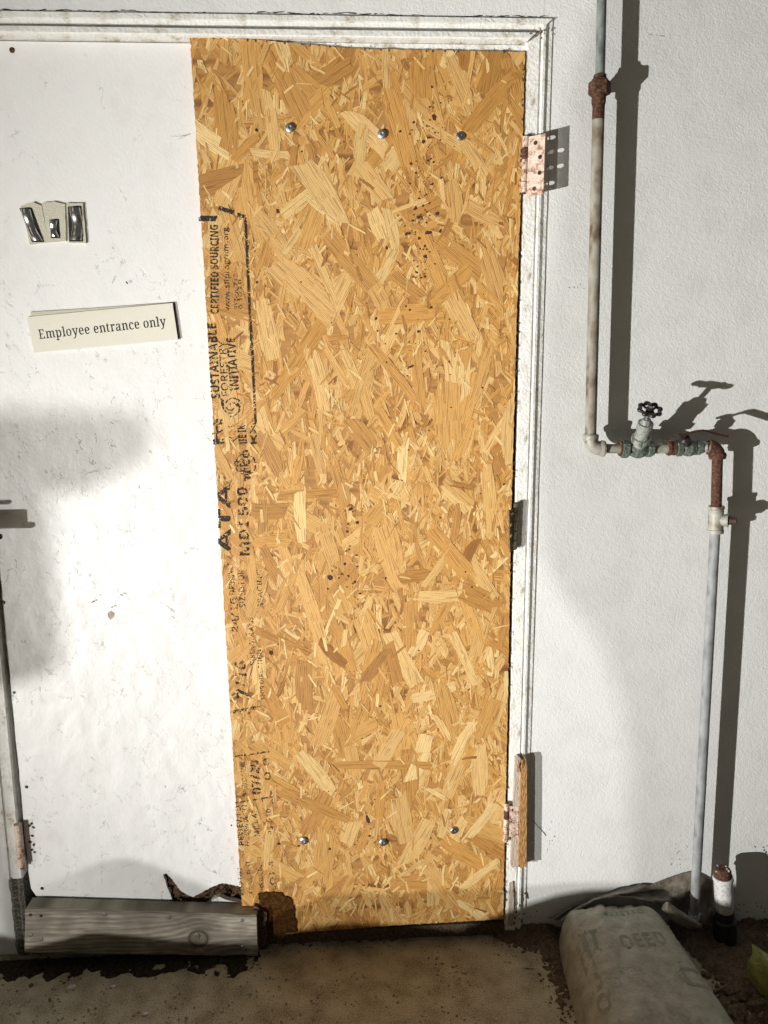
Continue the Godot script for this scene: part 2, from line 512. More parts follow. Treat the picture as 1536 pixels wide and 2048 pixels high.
# painted door skin: buckled paint, hairline cracks, small chips; u 0..1 across, v 0..1 down
func door_textures() -> void:
	var w := 1024
	var hh := 2048
	var low := noise_bytes(w, hh, 0.0045, 101, 3)
	var mid := noise_bytes(w, hh, 0.016, 102, 4)
	var fine := noise_bytes(w, hh, 0.09, 103, 2)
	var hgt := PackedByteArray()
	hgt.resize(w * hh)
	for y in hh:
		var worn := clampf((y - 350.0) / 900.0, 0.12, 1.0)      # the lower door has buckled more
		var k1 := int(120.0 * worn)
		var k2 := int(34.0 * worn)
		for x in w:
			var i := y * w + x
			hgt[i] = clampi(118 + (((low[i] - 128) * k1 + (mid[i] - 128) * k2 + (fine[i] - 128) * 6) >> 8), 0, 255)
	var cd := ramp_tex(w, hh, low, mid, 0.45, [[0.1, Color(0.78, 0.77, 0.74)], [0.35, Color(0.825, 0.815, 0.79)], [0.55, Color(0.84, 0.832, 0.81)], [0.85, Color(0.82, 0.805, 0.785)]])
	var ci := cd.get_image()
	var hi := Image.create_from_data(w, hh, false, Image.FORMAT_L8, hgt)
	var r := RandomNumberGenerator.new()
	r.seed = 77
	# craquelure: a net of hairlines that shows only in worn patches
	var cells := FastNoiseLite.new()
	cells.noise_type = FastNoiseLite.TYPE_CELLULAR
	cells.cellular_return_type = FastNoiseLite.RETURN_DISTANCE2_SUB
	cells.cellular_jitter = 1.0
	cells.frequency = 0.02
	cells.seed = 9
	cells.fractal_type = FastNoiseLite.FRACTAL_NONE
	cells.domain_warp_enabled = true
	cells.domain_warp_amplitude = 46.0
	cells.domain_warp_frequency = 0.018
	cells.domain_warp_fractal_octaves = 4
	var net := cells.get_image(w, hh, false, false, false)
	net.convert(Image.FORMAT_L8)
	var nb := net.get_data()
	var least := 255
	for i in range(0, nb.size(), 7):
		least = mini(least, nb[i])
	var where := noise_bytes(w, hh, 0.007, 108, 2)
	var broken := noise_bytes(w, hh, 0.03, 109, 2)
	var px := ci.get_data()
	for y in hh:
		var lean := 14 if y > 1100 else (8 if y > 460 else -40)
		for x in w:
			var i := y * w + x
			if nb[i] - least < 2 and where[i] + lean > 138 and broken[i] > 108:
				var deep := clampi((where[i] + lean - 138) + (broken[i] - 108) / 2, 8, 56)
				for k in 3:
					px[i * 3 + k] = (px[i * 3 + k] * (256 - deep)) >> 8
				hgt[i] = maxi(0, hgt[i] - 14)
	ci = Image.create_from_data(w, hh, false, Image.FORMAT_RGB8, px)
	hi = Image.create_from_data(w, hh, false, Image.FORMAT_L8, hgt)
	# peeled scars: irregular lifted patches without pigment
	for k in 26:
		var p := Vector2(r.randf_range(240, 980), r.randf_range(600, 1980))
		var rad := r.randf_range(2.0, 5.0)
		var tone := Color(0.66, 0.6, 0.5) if r.randf() < 0.25 else Color(0.76, 0.75, 0.70)
		for s in 60:
			var q := Vector2i(p + Vector2(r.randfn() * rad, r.randfn() * rad))
			if q.x > 2 and q.y > 2 and q.x < w - 2 and q.y < hh - 2:
				ci.set_pixelv(q, ci.get_pixelv(q).lerp(tone, 0.5))
				hi.set_pixelv(q, hi.get_pixelv(q).darkened(0.12))
	# speckles of black mould by the board's edge near the floor
	for k in 70:
		var q := Vector2i(int(900 + r.randfn() * 50), int(1930 + r.randfn() * 16))
		if q.x < w - 3 and q.x > 0 and q.y < hh - 2:
			ci.set_pixelv(q, ci.get_pixelv(q).darkened(r.randf_range(0.1, 0.55)))
	var m := mat("door_paint", Color.WHITE, 0.42)
	m.albedo_texture = ImageTexture.create_from_image(ci)
	m.texture_repeat = false
	relief(m, ImageTexture.create_from_image(hi), 0.8)

# ---------------------------------------------------------------- scene
func _ready() -> void:
	rng.seed = 20
	var cam := Camera3D.new()
	cam.name = "camera"
	cam.fov = 67.32
	cam.near = 0.05
	cam.far = 400.0
	add_child(cam)
	cam.transform = Transform3D(view, EYE)
	cam.current = true
	var env := Environment.new()
	env.background_mode = Environment.BG_SKY
	var sky := Sky.new()
	var dusk := ProceduralSkyMaterial.new()
	dusk.sky_top_color = lin(0.063, 0.066, 0.068)
	dusk.sky_horizon_color = lin(0.098, 0.088, 0.07)
	dusk.sky_curve = 0.2
	dusk.ground_bottom_color = lin(0.03, 0.025, 0.02)
	dusk.ground_horizon_color = lin(0.06, 0.05, 0.04)
	sky.sky_material = dusk
	env.sky = sky
	env.tonemap_mode = Environment.TONE_MAPPER_LINEAR
	env.tonemap_exposure = 0.955
	env.sdfgi_enabled = true
	env.ssao_enabled = true
	env.ssil_enabled = true
	var world := WorldEnvironment.new()
	world.name = "world"
	world.environment = env
	add_child(world)
	var sun := DirectionalLight3D.new()              # the last of the dusk
	sun.name = "dusk_sun"
	sun.light_energy = 0.02
	sun.light_angular_distance = 20.0
	sun.light_color = Color(1.0, 0.9, 0.78)
	sun.shadow_enabled = true
	sun.rotation_degrees = Vector3(-25, -35, 0)
	add_child(sun)
	floodlight(Vector3(-2.8, 0.38, 2.2), Vector3(2.085, 1.42, 2.0), 50.0, 1.0, 40.0, "black portable floodlight on a short stand, farther left of the two")
	floodlight(Vector3(-1.9, 0.38, 2.6), Vector3(-1.347, 0.849, 0.0), 40.0, 0.25, 5.3, "black portable floodlight on a short stand, nearer the door of the two")
	make_materials()
	door_textures()

	build_ground()
	build_wall()
	build_frame()
	build_white_door()
	build_particle_board()
	build_sign()
	build_number_tiles()
	build_kick_board()
	build_splinter()
	build_pipes()
	build_standpipe()
	build_sacks()
	build_debris()
	build_out_of_frame()

func floodlight(p: Vector3, aim: Vector3, half: float, blend: float, energy: float, label: String) -> void:
	var t := thing("floodlight", label, "floodlight", Vector3(p.x, 0, p.z), "floodlights standing out in the yard")
	var d := (aim - p).normalized()
	var s := Shape.new()
	s.lathe(p - d * 0.06, d, [Vector2(0, 0), Vector2(0, 0.03), Vector2(0.03, 0.06), Vector2(0.075, 0.085), Vector2(0.078, 0.08), Vector2(0.036, 0.05), Vector2(0.02, 0.0)], 24)
	put("reflector", s.done(), M.get("lamp_housing", mat("lamp_housing", lin(0.05, 0.05, 0.05), 0.5, 0.3)), t)
	s = Shape.new()
	s.tube([Vector3(p.x, 0.0, p.z), p - d * 0.07 - Vector3(0, 0.02, 0)], [0.012])
	put("stand", s.done(), M.lamp_housing, t)
	s = Shape.new()
	s.lathe(Vector3(p.x, 0, p.z), Vector3.UP, [Vector2(0, 0), Vector2(0, 0.11), Vector2(0.012, 0.1), Vector2(0.02, 0.0)], 20)
	put("foot", s.done(), M.lamp_housing, t)
	var bulb := SphereMesh.new()
	bulb.radius = 0.034
	bulb.height = 0.068
	var glow := mat("lamp_glow", Color(0.1, 0.1, 0.1), 0.5)
	glow.emission_enabled = true
	glow.emission = Color(1.0, 0.97, 0.9)
	glow.emission_energy_multiplier = 3.0
	var b := put("bulb", bulb, glow, t)
	b.position = p - t.position
	var l := SpotLight3D.new()
	l.name = "beam"
	l.light_color = Color(1.0, 0.995, 0.983)
	l.light_energy = energy
	l.light_size = 0.02
	l.spot_angle = half
	l.spot_angle_attenuation = blend
	l.spot_range = 40.0
	l.spot_attenuation = 2.0
	l.shadow_enabled = true
	t.add_child(l)
	l.look_at_from_position(p, aim, Vector3.UP)

func build_ground() -> void:
	var s := Shape.new(true)
	var n := FastNoiseLite.new()
	n.seed = 5
	n.frequency = 3.0
	var xs := []
	var zs := []
	for i in 61:
		xs.append(-1.5 + i * 0.05)
	for i in 33:
		zs.append(-0.15 + i * 0.03)
	for e in [2.5, 6.0, 20.0, 90.0, 250.0]:
		xs.append(e)
		xs.push_front(-e)
		zs.append(e)
	zs.push_front(-250.0)
	var rows := []
	for z in zs:
		var row := PackedVector3Array()
		for x in xs:
			var near := clampf(1.2 - absf(x) * 0.5, 0.0, 1.0) * clampf(1.0 - z, 0.0, 1.0)
			row.append(Vector3(x, n.get_noise_2d(x, z) * 0.006 * near, z))
		rows.append(row)
	rows.reverse()
	s.sheet(rows)
	put("ground", s.done(), M.muddy_concrete).set_meta("kind", "structure")

const LEFT := -0.79       # the opening in the wall
const RIGHT := 0.392
const TOP := 2.048

func build_wall() -> void:
	var t := thing("stucco_wall", "white painted stucco wall around the boarded service door", "wall", Vector3.ZERO, "", "thing")
	var s := Shape.new()
	s.box(Vector3(2.41, 1.65, -0.11), Vector3(3.98, 3.5, 0.22))
	put("wall_face", s.done(), M.stucco, t)
	s = Shape.new()
	s.box(Vector3(-2.82, 1.65, -0.11), Vector3(4.0, 3.5, 0.22))
	put("wall_face", s.done(), M.stucco, t)
	s = Shape.new()
	s.box(Vector3((LEFT + RIGHT) / 2, 2.73, -0.11), Vector3(1.24, 1.34, 0.22))
	put("lintel", s.done(), M.stucco, t)
	s = Shape.new()
	s.box(Vector3(-0.2, 1.2, -0.26), Vector3(1.6, 2.6, 0.06))
	put("inner_lining", s.done(), M.gap_dark, t)
	# chips and hollows where the stucco meets the frame: ragged dark cracks
	s = Shape.new()
	crack(s, [[-40, 18], [60, 21], [130, 19], [220, 23], [235, 20], [330, 25], [420, 26], [480, 31], [520, 24], [640, 27], [760, 27], [800, 30], [900, 33], [1000, 32], [1098, 33]], 0.0021, 0.25)
	put("crack", s.done(), M.crack, t).set_meta("kind", "stuff")
	s = Shape.new()
	crack(s, [[1099, 60], [1094, 220], [1095, 268]], 0.0007, 0.5)
	crack(s, [[1093, 375], [1087, 480], [1084, 560], [1081, 650], [1077, 720], [1073, 800], [1070, 870], [1067, 944]], 0.0016, 0.1)
	crack(s, [[1066, 948], [1064, 1010], [1061, 1060], [1058, 1110], [1056, 1180], [1055, 1260], [1053, 1330]], 0.0014, 0.45)
	crack(s, [[1052, 1400], [1051, 1500]], 0.0008, 0.6)
	crack(s, [[1050, 1740], [1049, 1790], [1049, 1850]], 0.0016, 0.3)
	put("crack", s.done(), M.crack, t).set_meta("kind", "stuff")
	s = Shape.new()
	crack(s, [[1065, 1640], [1075, 1652], [1087, 1666]], 0.0012, 0.0)
	crack(s, [[1086, 1664], [1092, 1672]], 0.003, 0.2)
	splash(s, 1358, 1722, 8, 26, 22, 0.0016)
	splash(s, 1098, 1675, 4, 18, 8, 0.0022)
	splash(s, 1160, 575, 12, 5, 6, 0.0018)
	splash(s, 1480, 1815, 40, 8, 26, 0.003)
	splash(s, 1075, 1835, 14, 12, 12, 0.0022)
	crack(s, [[1290, 55], [1298, 68], [1330, 72]], 0.0006, 0.3)
	crack(s, [[1040, 246], [1062, 243], [1080, 246]], 0.0014, 0.0)
	put("crack", s.done(), M.crack, t).set_meta("kind", "stuff")

func splash(s: Shape, px: float, py: float, sx: float, sy: float, count: int, size: float) -> void:
	for k in count:
		flake(s, at(px + rng.randfn() * sx, py + rng.randfn() * sy, 0.0012), size * rng.randf_range(0.4, 1.4), size * rng.randf_range(0.4, 1.6), rng.randf() * 3.0)

func crack(s: Shape, pts: Array, width: float, gaps: float) -> void:
	for i in pts.size() - 1:
		var a := at(pts[i][0], pts[i][1], 0.001)
		var b := at(pts[i + 1][0], pts[i + 1][1], 0.001)
		var n := maxi(2, int(a.distance_to(b) / 0.006))
		var side := Vector3(-(b - a).y, (b - a).x, 0).normalized()
		var off := 0.0
		var w0 := width * rng.randf_range(0.3, 1.2)
		for k in n:
			var w1 := width * rng.randf_range(0.15, 1.3)
			var off1 := off * 0.6 + rng.randf_range(-1, 1) * width * 0.6
			if rng.randf() > gaps:
				var p := a.lerp(b, float(k) / n) + side * off
				var q := a.lerp(b, float(k + 1) / n) + side * off1
				s.quad(p - side * w0 / 2, q - side * w1 / 2, q + side * w1 / 2, p + side * w0 / 2)
			w0 = w1
			off = off1

# a moulding: profile of (0 inner .. 1 outer, z), run between two lines of points
func moulding(s: Shape, inner: Array, outer: Array, profile: Array, wander := 0.0) -> void:
	var ring := []
	for p in profile:
		var row := PackedVector3Array()
		for i in inner.size():
			var q: Vector2 = inner[i].lerp(outer[i], p.x)
			row.append(Vector3(q.x, q.y, p.y + rng.randf_range(-wander, wander)))
		ring.append(row)
	for k in ring.size() - 1:
		s.group(k + 1)
		s.sheet([ring[k], ring[k + 1]])

func side_line(top: Vector2, bottom: Vector2, n: int) -> Array:
	var r := []
	for i in n + 1:
		r.append(top.lerp(bottom, float(i) / n))
	return r

func build_frame() -> void:
	var t := thing("door_casing", "chipped white wooden door frame with stepped moulding set in the stucco wall", "door frame", Vector3.ZERO, "", "thing")
	var prof := [Vector2(-0.06, -0.09), Vector2(-0.05, 0.004), Vector2(0.0, 0.007), Vector2(0.46, 0.0075), Vector2(0.50, 0.0045), Vector2(0.56, 0.0045), Vector2(0.60, 0.009), Vector2(0.70, 0.0085), Vector2(0.84, 0.0035), Vector2(0.97, 0.0025), Vector2(1.0, -0.006)]
	# right jamb: bottom to top so that faces look out
	var inner := side_line(Vector2(RIGHT - 0.006, 2.06), Vector2(RIGHT - 0.016, -0.01), 24)
	var outer := side_line(Vector2(0.440, 2.097), Vector2(0.427, -0.01), 24)
	var s := Shape.new()
	moulding(s, inner, outer, prof, 0.0004)
	put("jamb", s.done(), M.frame_paint, t)
	# left jamb
	inner = side_line(Vector2(LEFT, 0.205), Vector2(LEFT, 2.09), 20)
	outer = side_line(Vector2(LEFT - 0.045, 0.205), Vector2(LEFT - 0.045, 2.09), 20)
	s = Shape.new()
	moulding(s, inner, outer, prof, 0.0004)
	put("jamb", s.done(), M.frame_paint, t)
	s = Shape.new()       # its foot, bare of paint and rotten
	inner = side_line(Vector2(LEFT + 0.002, -0.01), Vector2(LEFT, 0.207), 14)
	outer = side_line(Vector2(LEFT - 0.038, -0.01), Vector2(LEFT - 0.04, 0.207), 14)
	moulding(s, inner, outer, [Vector2(-0.1, -0.09), Vector2(0.0, 0.0), Vector2(0.2, 0.006), Vector2(0.35, 0.001), Vector2(0.6, 0.007), Vector2(0.8, 0.002), Vector2(1.0, -0.01)], 0.003)
	put("jamb_foot", s.done(), M.grey_wood, t)
	# head: lines run left to right; profile 0 = lower (inner), 1 = upper (outer)
	var low := []
	var up := []
	for i in 25:
		var f := i / 24.0
		low.append(Vector2(lerpf(LEFT - 0.045, 0.386, f), TOP + 0.002))
		up.append(Vector2(lerpf(LEFT - 0.045, 0.44, f), 2.097))
	s = Shape.new()
	moulding(s, low, up, [Vector2(-0.05, -0.09), Vector2(-0.03, 0.012), Vector2(0.0, 0.0185), Vector2(0.05, 0.021), Vector2(0.27, 0.02), Vector2(0.31, 0.017), Vector2(0.33, 0.006), Vector2(0.48, 0.004), Vector2(0.50, 0.002), Vector2(0.70, 0.0045), Vector2(0.735, 0.009), Vector2(0.94, 0.0085), Vector2(0.98, 0.006), Vector2(1.0, -0.006)], 0.0005)
	put("head", s.done(), M.frame_paint, t)
	# stop strip under the head, over the particle board
	s = Shape.new()
	s.box(Vector3(0.06, 2.032, -0.012), Vector3(0.66, 0.03, 0.03), 0.002)
	put("door_stop", s.done(), M.frame_paint, t)
	s = Shape.new()
	s.box(Vector3(-0.2, 0.012, -0.02), Vector3(1.17, 0.036, 0.05), 0.003)
	put("threshold", s.done(), M.soil, t)
	# paint flakes hanging on the corner and the rotten foot of the right jamb
	s = Shape.new()
	for k in 26:
		var p := at(rng.randf_range(1018, 1048), rng.randf_range(1790, 1868), 0.009 + rng.randf() * 0.003)
		flake(s, p, rng.randf_range(0.002, 0.006), rng.randf_range(0.005, 0.016), rng.randf_range(0.0, 0.3))
	put("rotten_patch", s.done(), M.rotten_wood, t).set_meta("kind", "stuff")
	s = Shape.new()
	for k in 9:
		var p := at(rng.randf_range(1055, 1085), rng.randf_range(62, 76), 0.022)
		flake(s, p, 0.006, 0.003, rng.randf() * 3.0)
	put("rotten_patch", s.done(), M.rotten_wood, t).set_meta("kind", "stuff")
	s = Shape.new()
	s.prism(roughened(outline(0.012, [1019, 1768, 1026, 1764, 1028, 1806, 1026, 1852, 1016, 1852]), 0.006, 0.001), 0.0, 0.0118)
	put("rotten_patch", s.done(), M.pale_wood, t)
	build_hinges(t)

func flake(s: Shape, p: Vector3, w: float, h: float, turn: float) -> void:
	var o := PackedVector2Array()
	var k := rng.randi_range(5, 7)
	for i in k:
		var v := Vector2.from_angle(TAU * i / k) * rng.randf_range(0.6, 1.1)
		v = Vector2(v.x * w, v.y * h).rotated(turn) * 0.5
		o.append(Vector2(p.x, p.y) + v)
	s.prism(o, p.z - 0.0008, p.z, Vector2(rng.randf_range(-0.08, 0.08), rng.randf_range(-0.08, 0.08)))

func build_white_door() -> void:
	var z := -0.006
	var t := thing("white_door", "white painted door with blistered cracked paint and a torn rotten bottom edge", "door", Vector3.ZERO, "", "thing")
	var x0 := LEFT + 0.006
	var s := Shape.new()
	var o := PackedVector2Array([Vector2(x0, 2.045), Vector2(-0.2, 2.045), Vector2(-0.2, 0.3)])
	o.append_array(ragged(outline(z, [500, 1778, 482, 1774, 465, 1770, 445, 1766, 428, 1772, 412, 1780, 398, 1788, 386, 1794, 374, 1790, 360, 1780, 350, 1767, 340, 1754, 334, 1748, 326, 1749, 333, 1771, 341, 1789, 344, 1800, 336, 1807, 280, 1805, 180, 1804, 80, 1803]), 0.004, 0.0011))
	o.append(Vector2(x0 + 0.008, 0.168))
	for i in 90:
		o.append(Vector2(x0 + (0.006 - i * 0.00006) + rng.randf_range(-0.001, 0.001), 0.19 + i * 0.02))
	s.uv0 = Vector2(x0 - 0.16, 2.06)
	s.uvs = Vector2(1.0 / 0.76, 1.0 / 1.92)
	s.prism(o, z - 0.03, z)
	put("panel", s.done(), M.door_paint, t)
	# a loose strip of skin below the tear
	s = Shape.new()
	s.uv0 = Vector2(x0 - 0.16, 2.06)
	s.uvs = Vector2(1.0 / 0.76, 1.0 / 1.92)
	s.prism(roughened(outline(z, [412, 1809, 422, 1802, 430, 1796, 440, 1793, 450, 1798, 462, 1801, 484, 1806, 484, 1812, 412, 1812]), 0.005, 0.001), z - 0.012, z + 0.002)
	put("skin_strip", s.done(), M.door_paint, t)
	# rotten core behind the tear
	s = Shape.new(true)
	var n := FastNoiseLite.new()
	n.frequency = 45.0
	n.fractal_octaves = 4
	var rows := []
	for j in 22:
		var row := PackedVector3Array()
		for i in 60:
			var p := xy(lerpf(310, 560, i / 59.0), lerpf(1835, 1738, j / 21.0), z)
			row.append(Vector3(p.x, p.y, z - 0.011 - 0.014 * smoothstep(-0.36, -0.29, p.x) + n.get_noise_2d(p.x, p.y * 1.6) * 0.018))
		rows.append(row)
	s.sheet(rows)
	put("rotten_core", s.done(), M.rotten_wood, t)
	s = Shape.new()
	for k in 60:
		var f := rng.randf()
		var p := at(lerpf(350, 500, f) + rng.randfn() * 4.0, (lerpf(1800, 1778, f) if f > 0.3 else 1806.0) + rng.randfn() * 5.0, z + 0.001 + rng.randf() * 0.004)
		flake(s, p, rng.randf_range(0.003, 0.012), rng.randf_range(0.002, 0.007), rng.randf() * 3.0)
	put("rotten_crumbs", s.done(), M.rotten_wood, t).set_meta("kind", "stuff")
	# dirt along the bottom and left edge
	s = Shape.new()
	for k in 26:
		var p := at(rng.randf_range(95, 345), 1803 + rng.randfn() * 2.0, z + 0.001)
		flake(s, p, rng.randf_range(0.003, 0.012), rng.randf_range(0.001, 0.004), rng.randfn() * 0.2)
	for q in [[62, 1648], [58, 1652], [66, 1655], [64, 1672], [67, 1690], [63, 1700], [68, 1705], [60, 1684]]:
		flake(s, at(q[0], q[1], z + 0.002), 0.009, 0.006, rng.randf() * 3.0)
	put("dirt", s.done(), M.crack, t).set_meta("kind", "stuff")
	# screws sunk in the paint
	for q in [[24, 100, 5.5], [6, 1205, 5.0], [28, 1385, 3.5], [53, 1574, 4.0], [84, 1777, 4.0], [91, 1800, 4.0]]:
		s = Shape.new()
		var r: float = q[2] * 0.00105
		s.lathe(at(q[0], q[1], z + 0.0002), Vector3.BACK, [Vector2(0, r), Vector2(0.0012, r * 0.8), Vector2(0.0014, r * 0.4), Vector2(0.0006, 0.0)], 12)
		put("screw", s.done(), M.rust if q[1] < 200 else M.black_metal, t)
	# a chip down to the wood, and nicks
	s = Shape.new()
	s.prism(outline(z, [215, 1226, 222, 1221, 229, 1226, 228, 1234, 221, 1240, 216, 1234]), z, z + 0.0004)
	put("chip", s.done(), M.pale_wood, t)
	s = Shape.new()
	crack(s, [[342, 272], [360, 273], [381, 267]], 0.0006, 0.0)
	crack(s, [[355, 279], [368, 272], [381, 268]], 0.0006, 0.2)
	crack(s, [[183, 1206], [190, 1203]], 0.002, 0.1)
	crack(s, [[239, 1188], [246, 1191]], 0.0016, 0.0)
	crack(s, [[221, 1215], [226, 1214]], 0.0016, 0.0)
	crack(s, [[220, 844], [227, 847]], 0.0012, 0.0)
	crack(s, [[170, 950], [176, 945], [196, 943]], 0.0008, 0.0)
	crack(s, [[252, 563], [257, 567]], 0.003, 0.0)
	put("nick", s.done(), M.crack, t).set_meta("kind", "stuff")
	var d := thing("navy_door", "dark blue door leaf behind the particle board, a thin line at its edge", "door", Vector3.ZERO, "", "thing")
	s = Shape.new()
	s.box(Vector3((-0.19 + RIGHT - 0.022) / 2, 1.04, -0.035), Vector3(RIGHT - 0.022 + 0.19, 2.0, 0.05), 0.002)
	put("leaf", s.done(), M.navy_paint, d)

# ---------------------------------------------------------------- particle board
var panel_outline := PackedVector2Array()
const FACE := 0.0105

func flake_tone(kind: float) -> Color:
	# linear wood colours, dark late wood to pale sapwood
	var dark := Color(0.36, 0.16, 0.036)
	var mid := Color(0.64, 0.34, 0.09)
	var pale := Color(0.85, 0.62, 0.28)
	var c := dark.lerp(mid, kind * 2.0) if kind < 0.5 else mid.lerp(pale, kind * 2.0 - 1.0)
	return c * rng.randf_range(0.94, 1.06)

# one flake: an irregular thin chip cut to the board's outline; returns its area
func strand(s: Shape, c: Vector2, length: float, width: float, angle: float, z: float, tone: Color) -> float:
	var o := PackedVector2Array()
	var e0 := rng.randf_range(-0.5, 0.5)
	var e1 := rng.randf_range(-0.5, 0.5)
	var hl := length / 2
	var hw := width / 2
	var taper := rng.randf_range(0.55, 1.0)
	var bow := rng.randf_range(-0.18, 0.18) * width
	o.append(Vector2(-hl + e0 * hw, -hw * taper))
	o.append(Vector2(-hl * 0.35, -hw + bow))
	o.append(Vector2(hl * 0.3, -hw * rng.randf_range(0.85, 1.0) + bow))
	o.append(Vector2(hl - e1 * hw, -hw * rng.randf_range(0.5, 1.0)))
	o.append(Vector2(hl + rng.randf_range(-0.4, 0.3) * hw, hw * rng.randf_range(-0.5, 0.5)))
	o.append(Vector2(hl + e1 * hw, hw * rng.randf_range(0.5, 1.0)))
	o.append(Vector2(hl * 0.25, hw + bow))
	o.append(Vector2(-hl * 0.4, hw * rng.randf_range(0.85, 1.0) + bow))
	o.append(Vector2(-hl - e0 * hw, hw * taper))
	o.append(Vector2(-hl + rng.randf_range(-0.3, 0.4) * hw, hw * rng.randf_range(-0.4, 0.4)))
	var turn := Transform2D(angle, c)
	var placed := turn * o
	var shift := Vector2(rng.randf() * 7.0, rng.randf() * 7.0)
	var back := turn.affine_inverse()
	var slope := Vector2(rng.randfn() * 0.5 * 0.0004 / maxf(length, 0.02), rng.randfn() * 0.5 * 0.0004 / maxf(width, 0.008)).rotated(angle)
	var area := 0.0
	s.tint = tone
	for part in Geometry2D.intersect_polygons(placed, panel_outline):
		if Geometry2D.is_polygon_clockwise(part):
			continue
		var idx := Geometry2D.triangulate_polygon(part)
		var pts := []
		var uvs := []
		for q in part:
			pts.append(Vector3(q.x, q.y, z + clampf(slope.dot(q - c), -0.0002, 0.0002)))
			var l := back * q
			uvs.append(Vector2(l.x / 0.16, l.y / 0.055) + shift)
		for i in range(0, idx.size(), 3):
			var a: int = idx[i]
			var b: int = idx[i + 1]
			var d: int = idx[i + 2]
			var cr: float = (part[b] - part[a]).cross(part[d] - part[a])
			area += absf(cr) * 0.5
			if cr < 0.0:
				var k := b
				b = d
				d = k
			s.vert(pts[a], uvs[a]); s.vert(pts[d], uvs[d]); s.vert(pts[b], uvs[b])
		for i in part.size():
			var j := (i + 1) % part.size()
			var lo := Vector3(0, 0, -0.0002)
			s.quad_uv(pts[i] + lo, pts[j] + lo, pts[j], pts[i], uvs[i], uvs[j], uvs[j], uvs[i])
	return area

func flake_angle() -> float:
	if rng.randf() < 0.14:
		return rng.randf() * PI
	return PI / 2 + rng.randfn() * 0.5

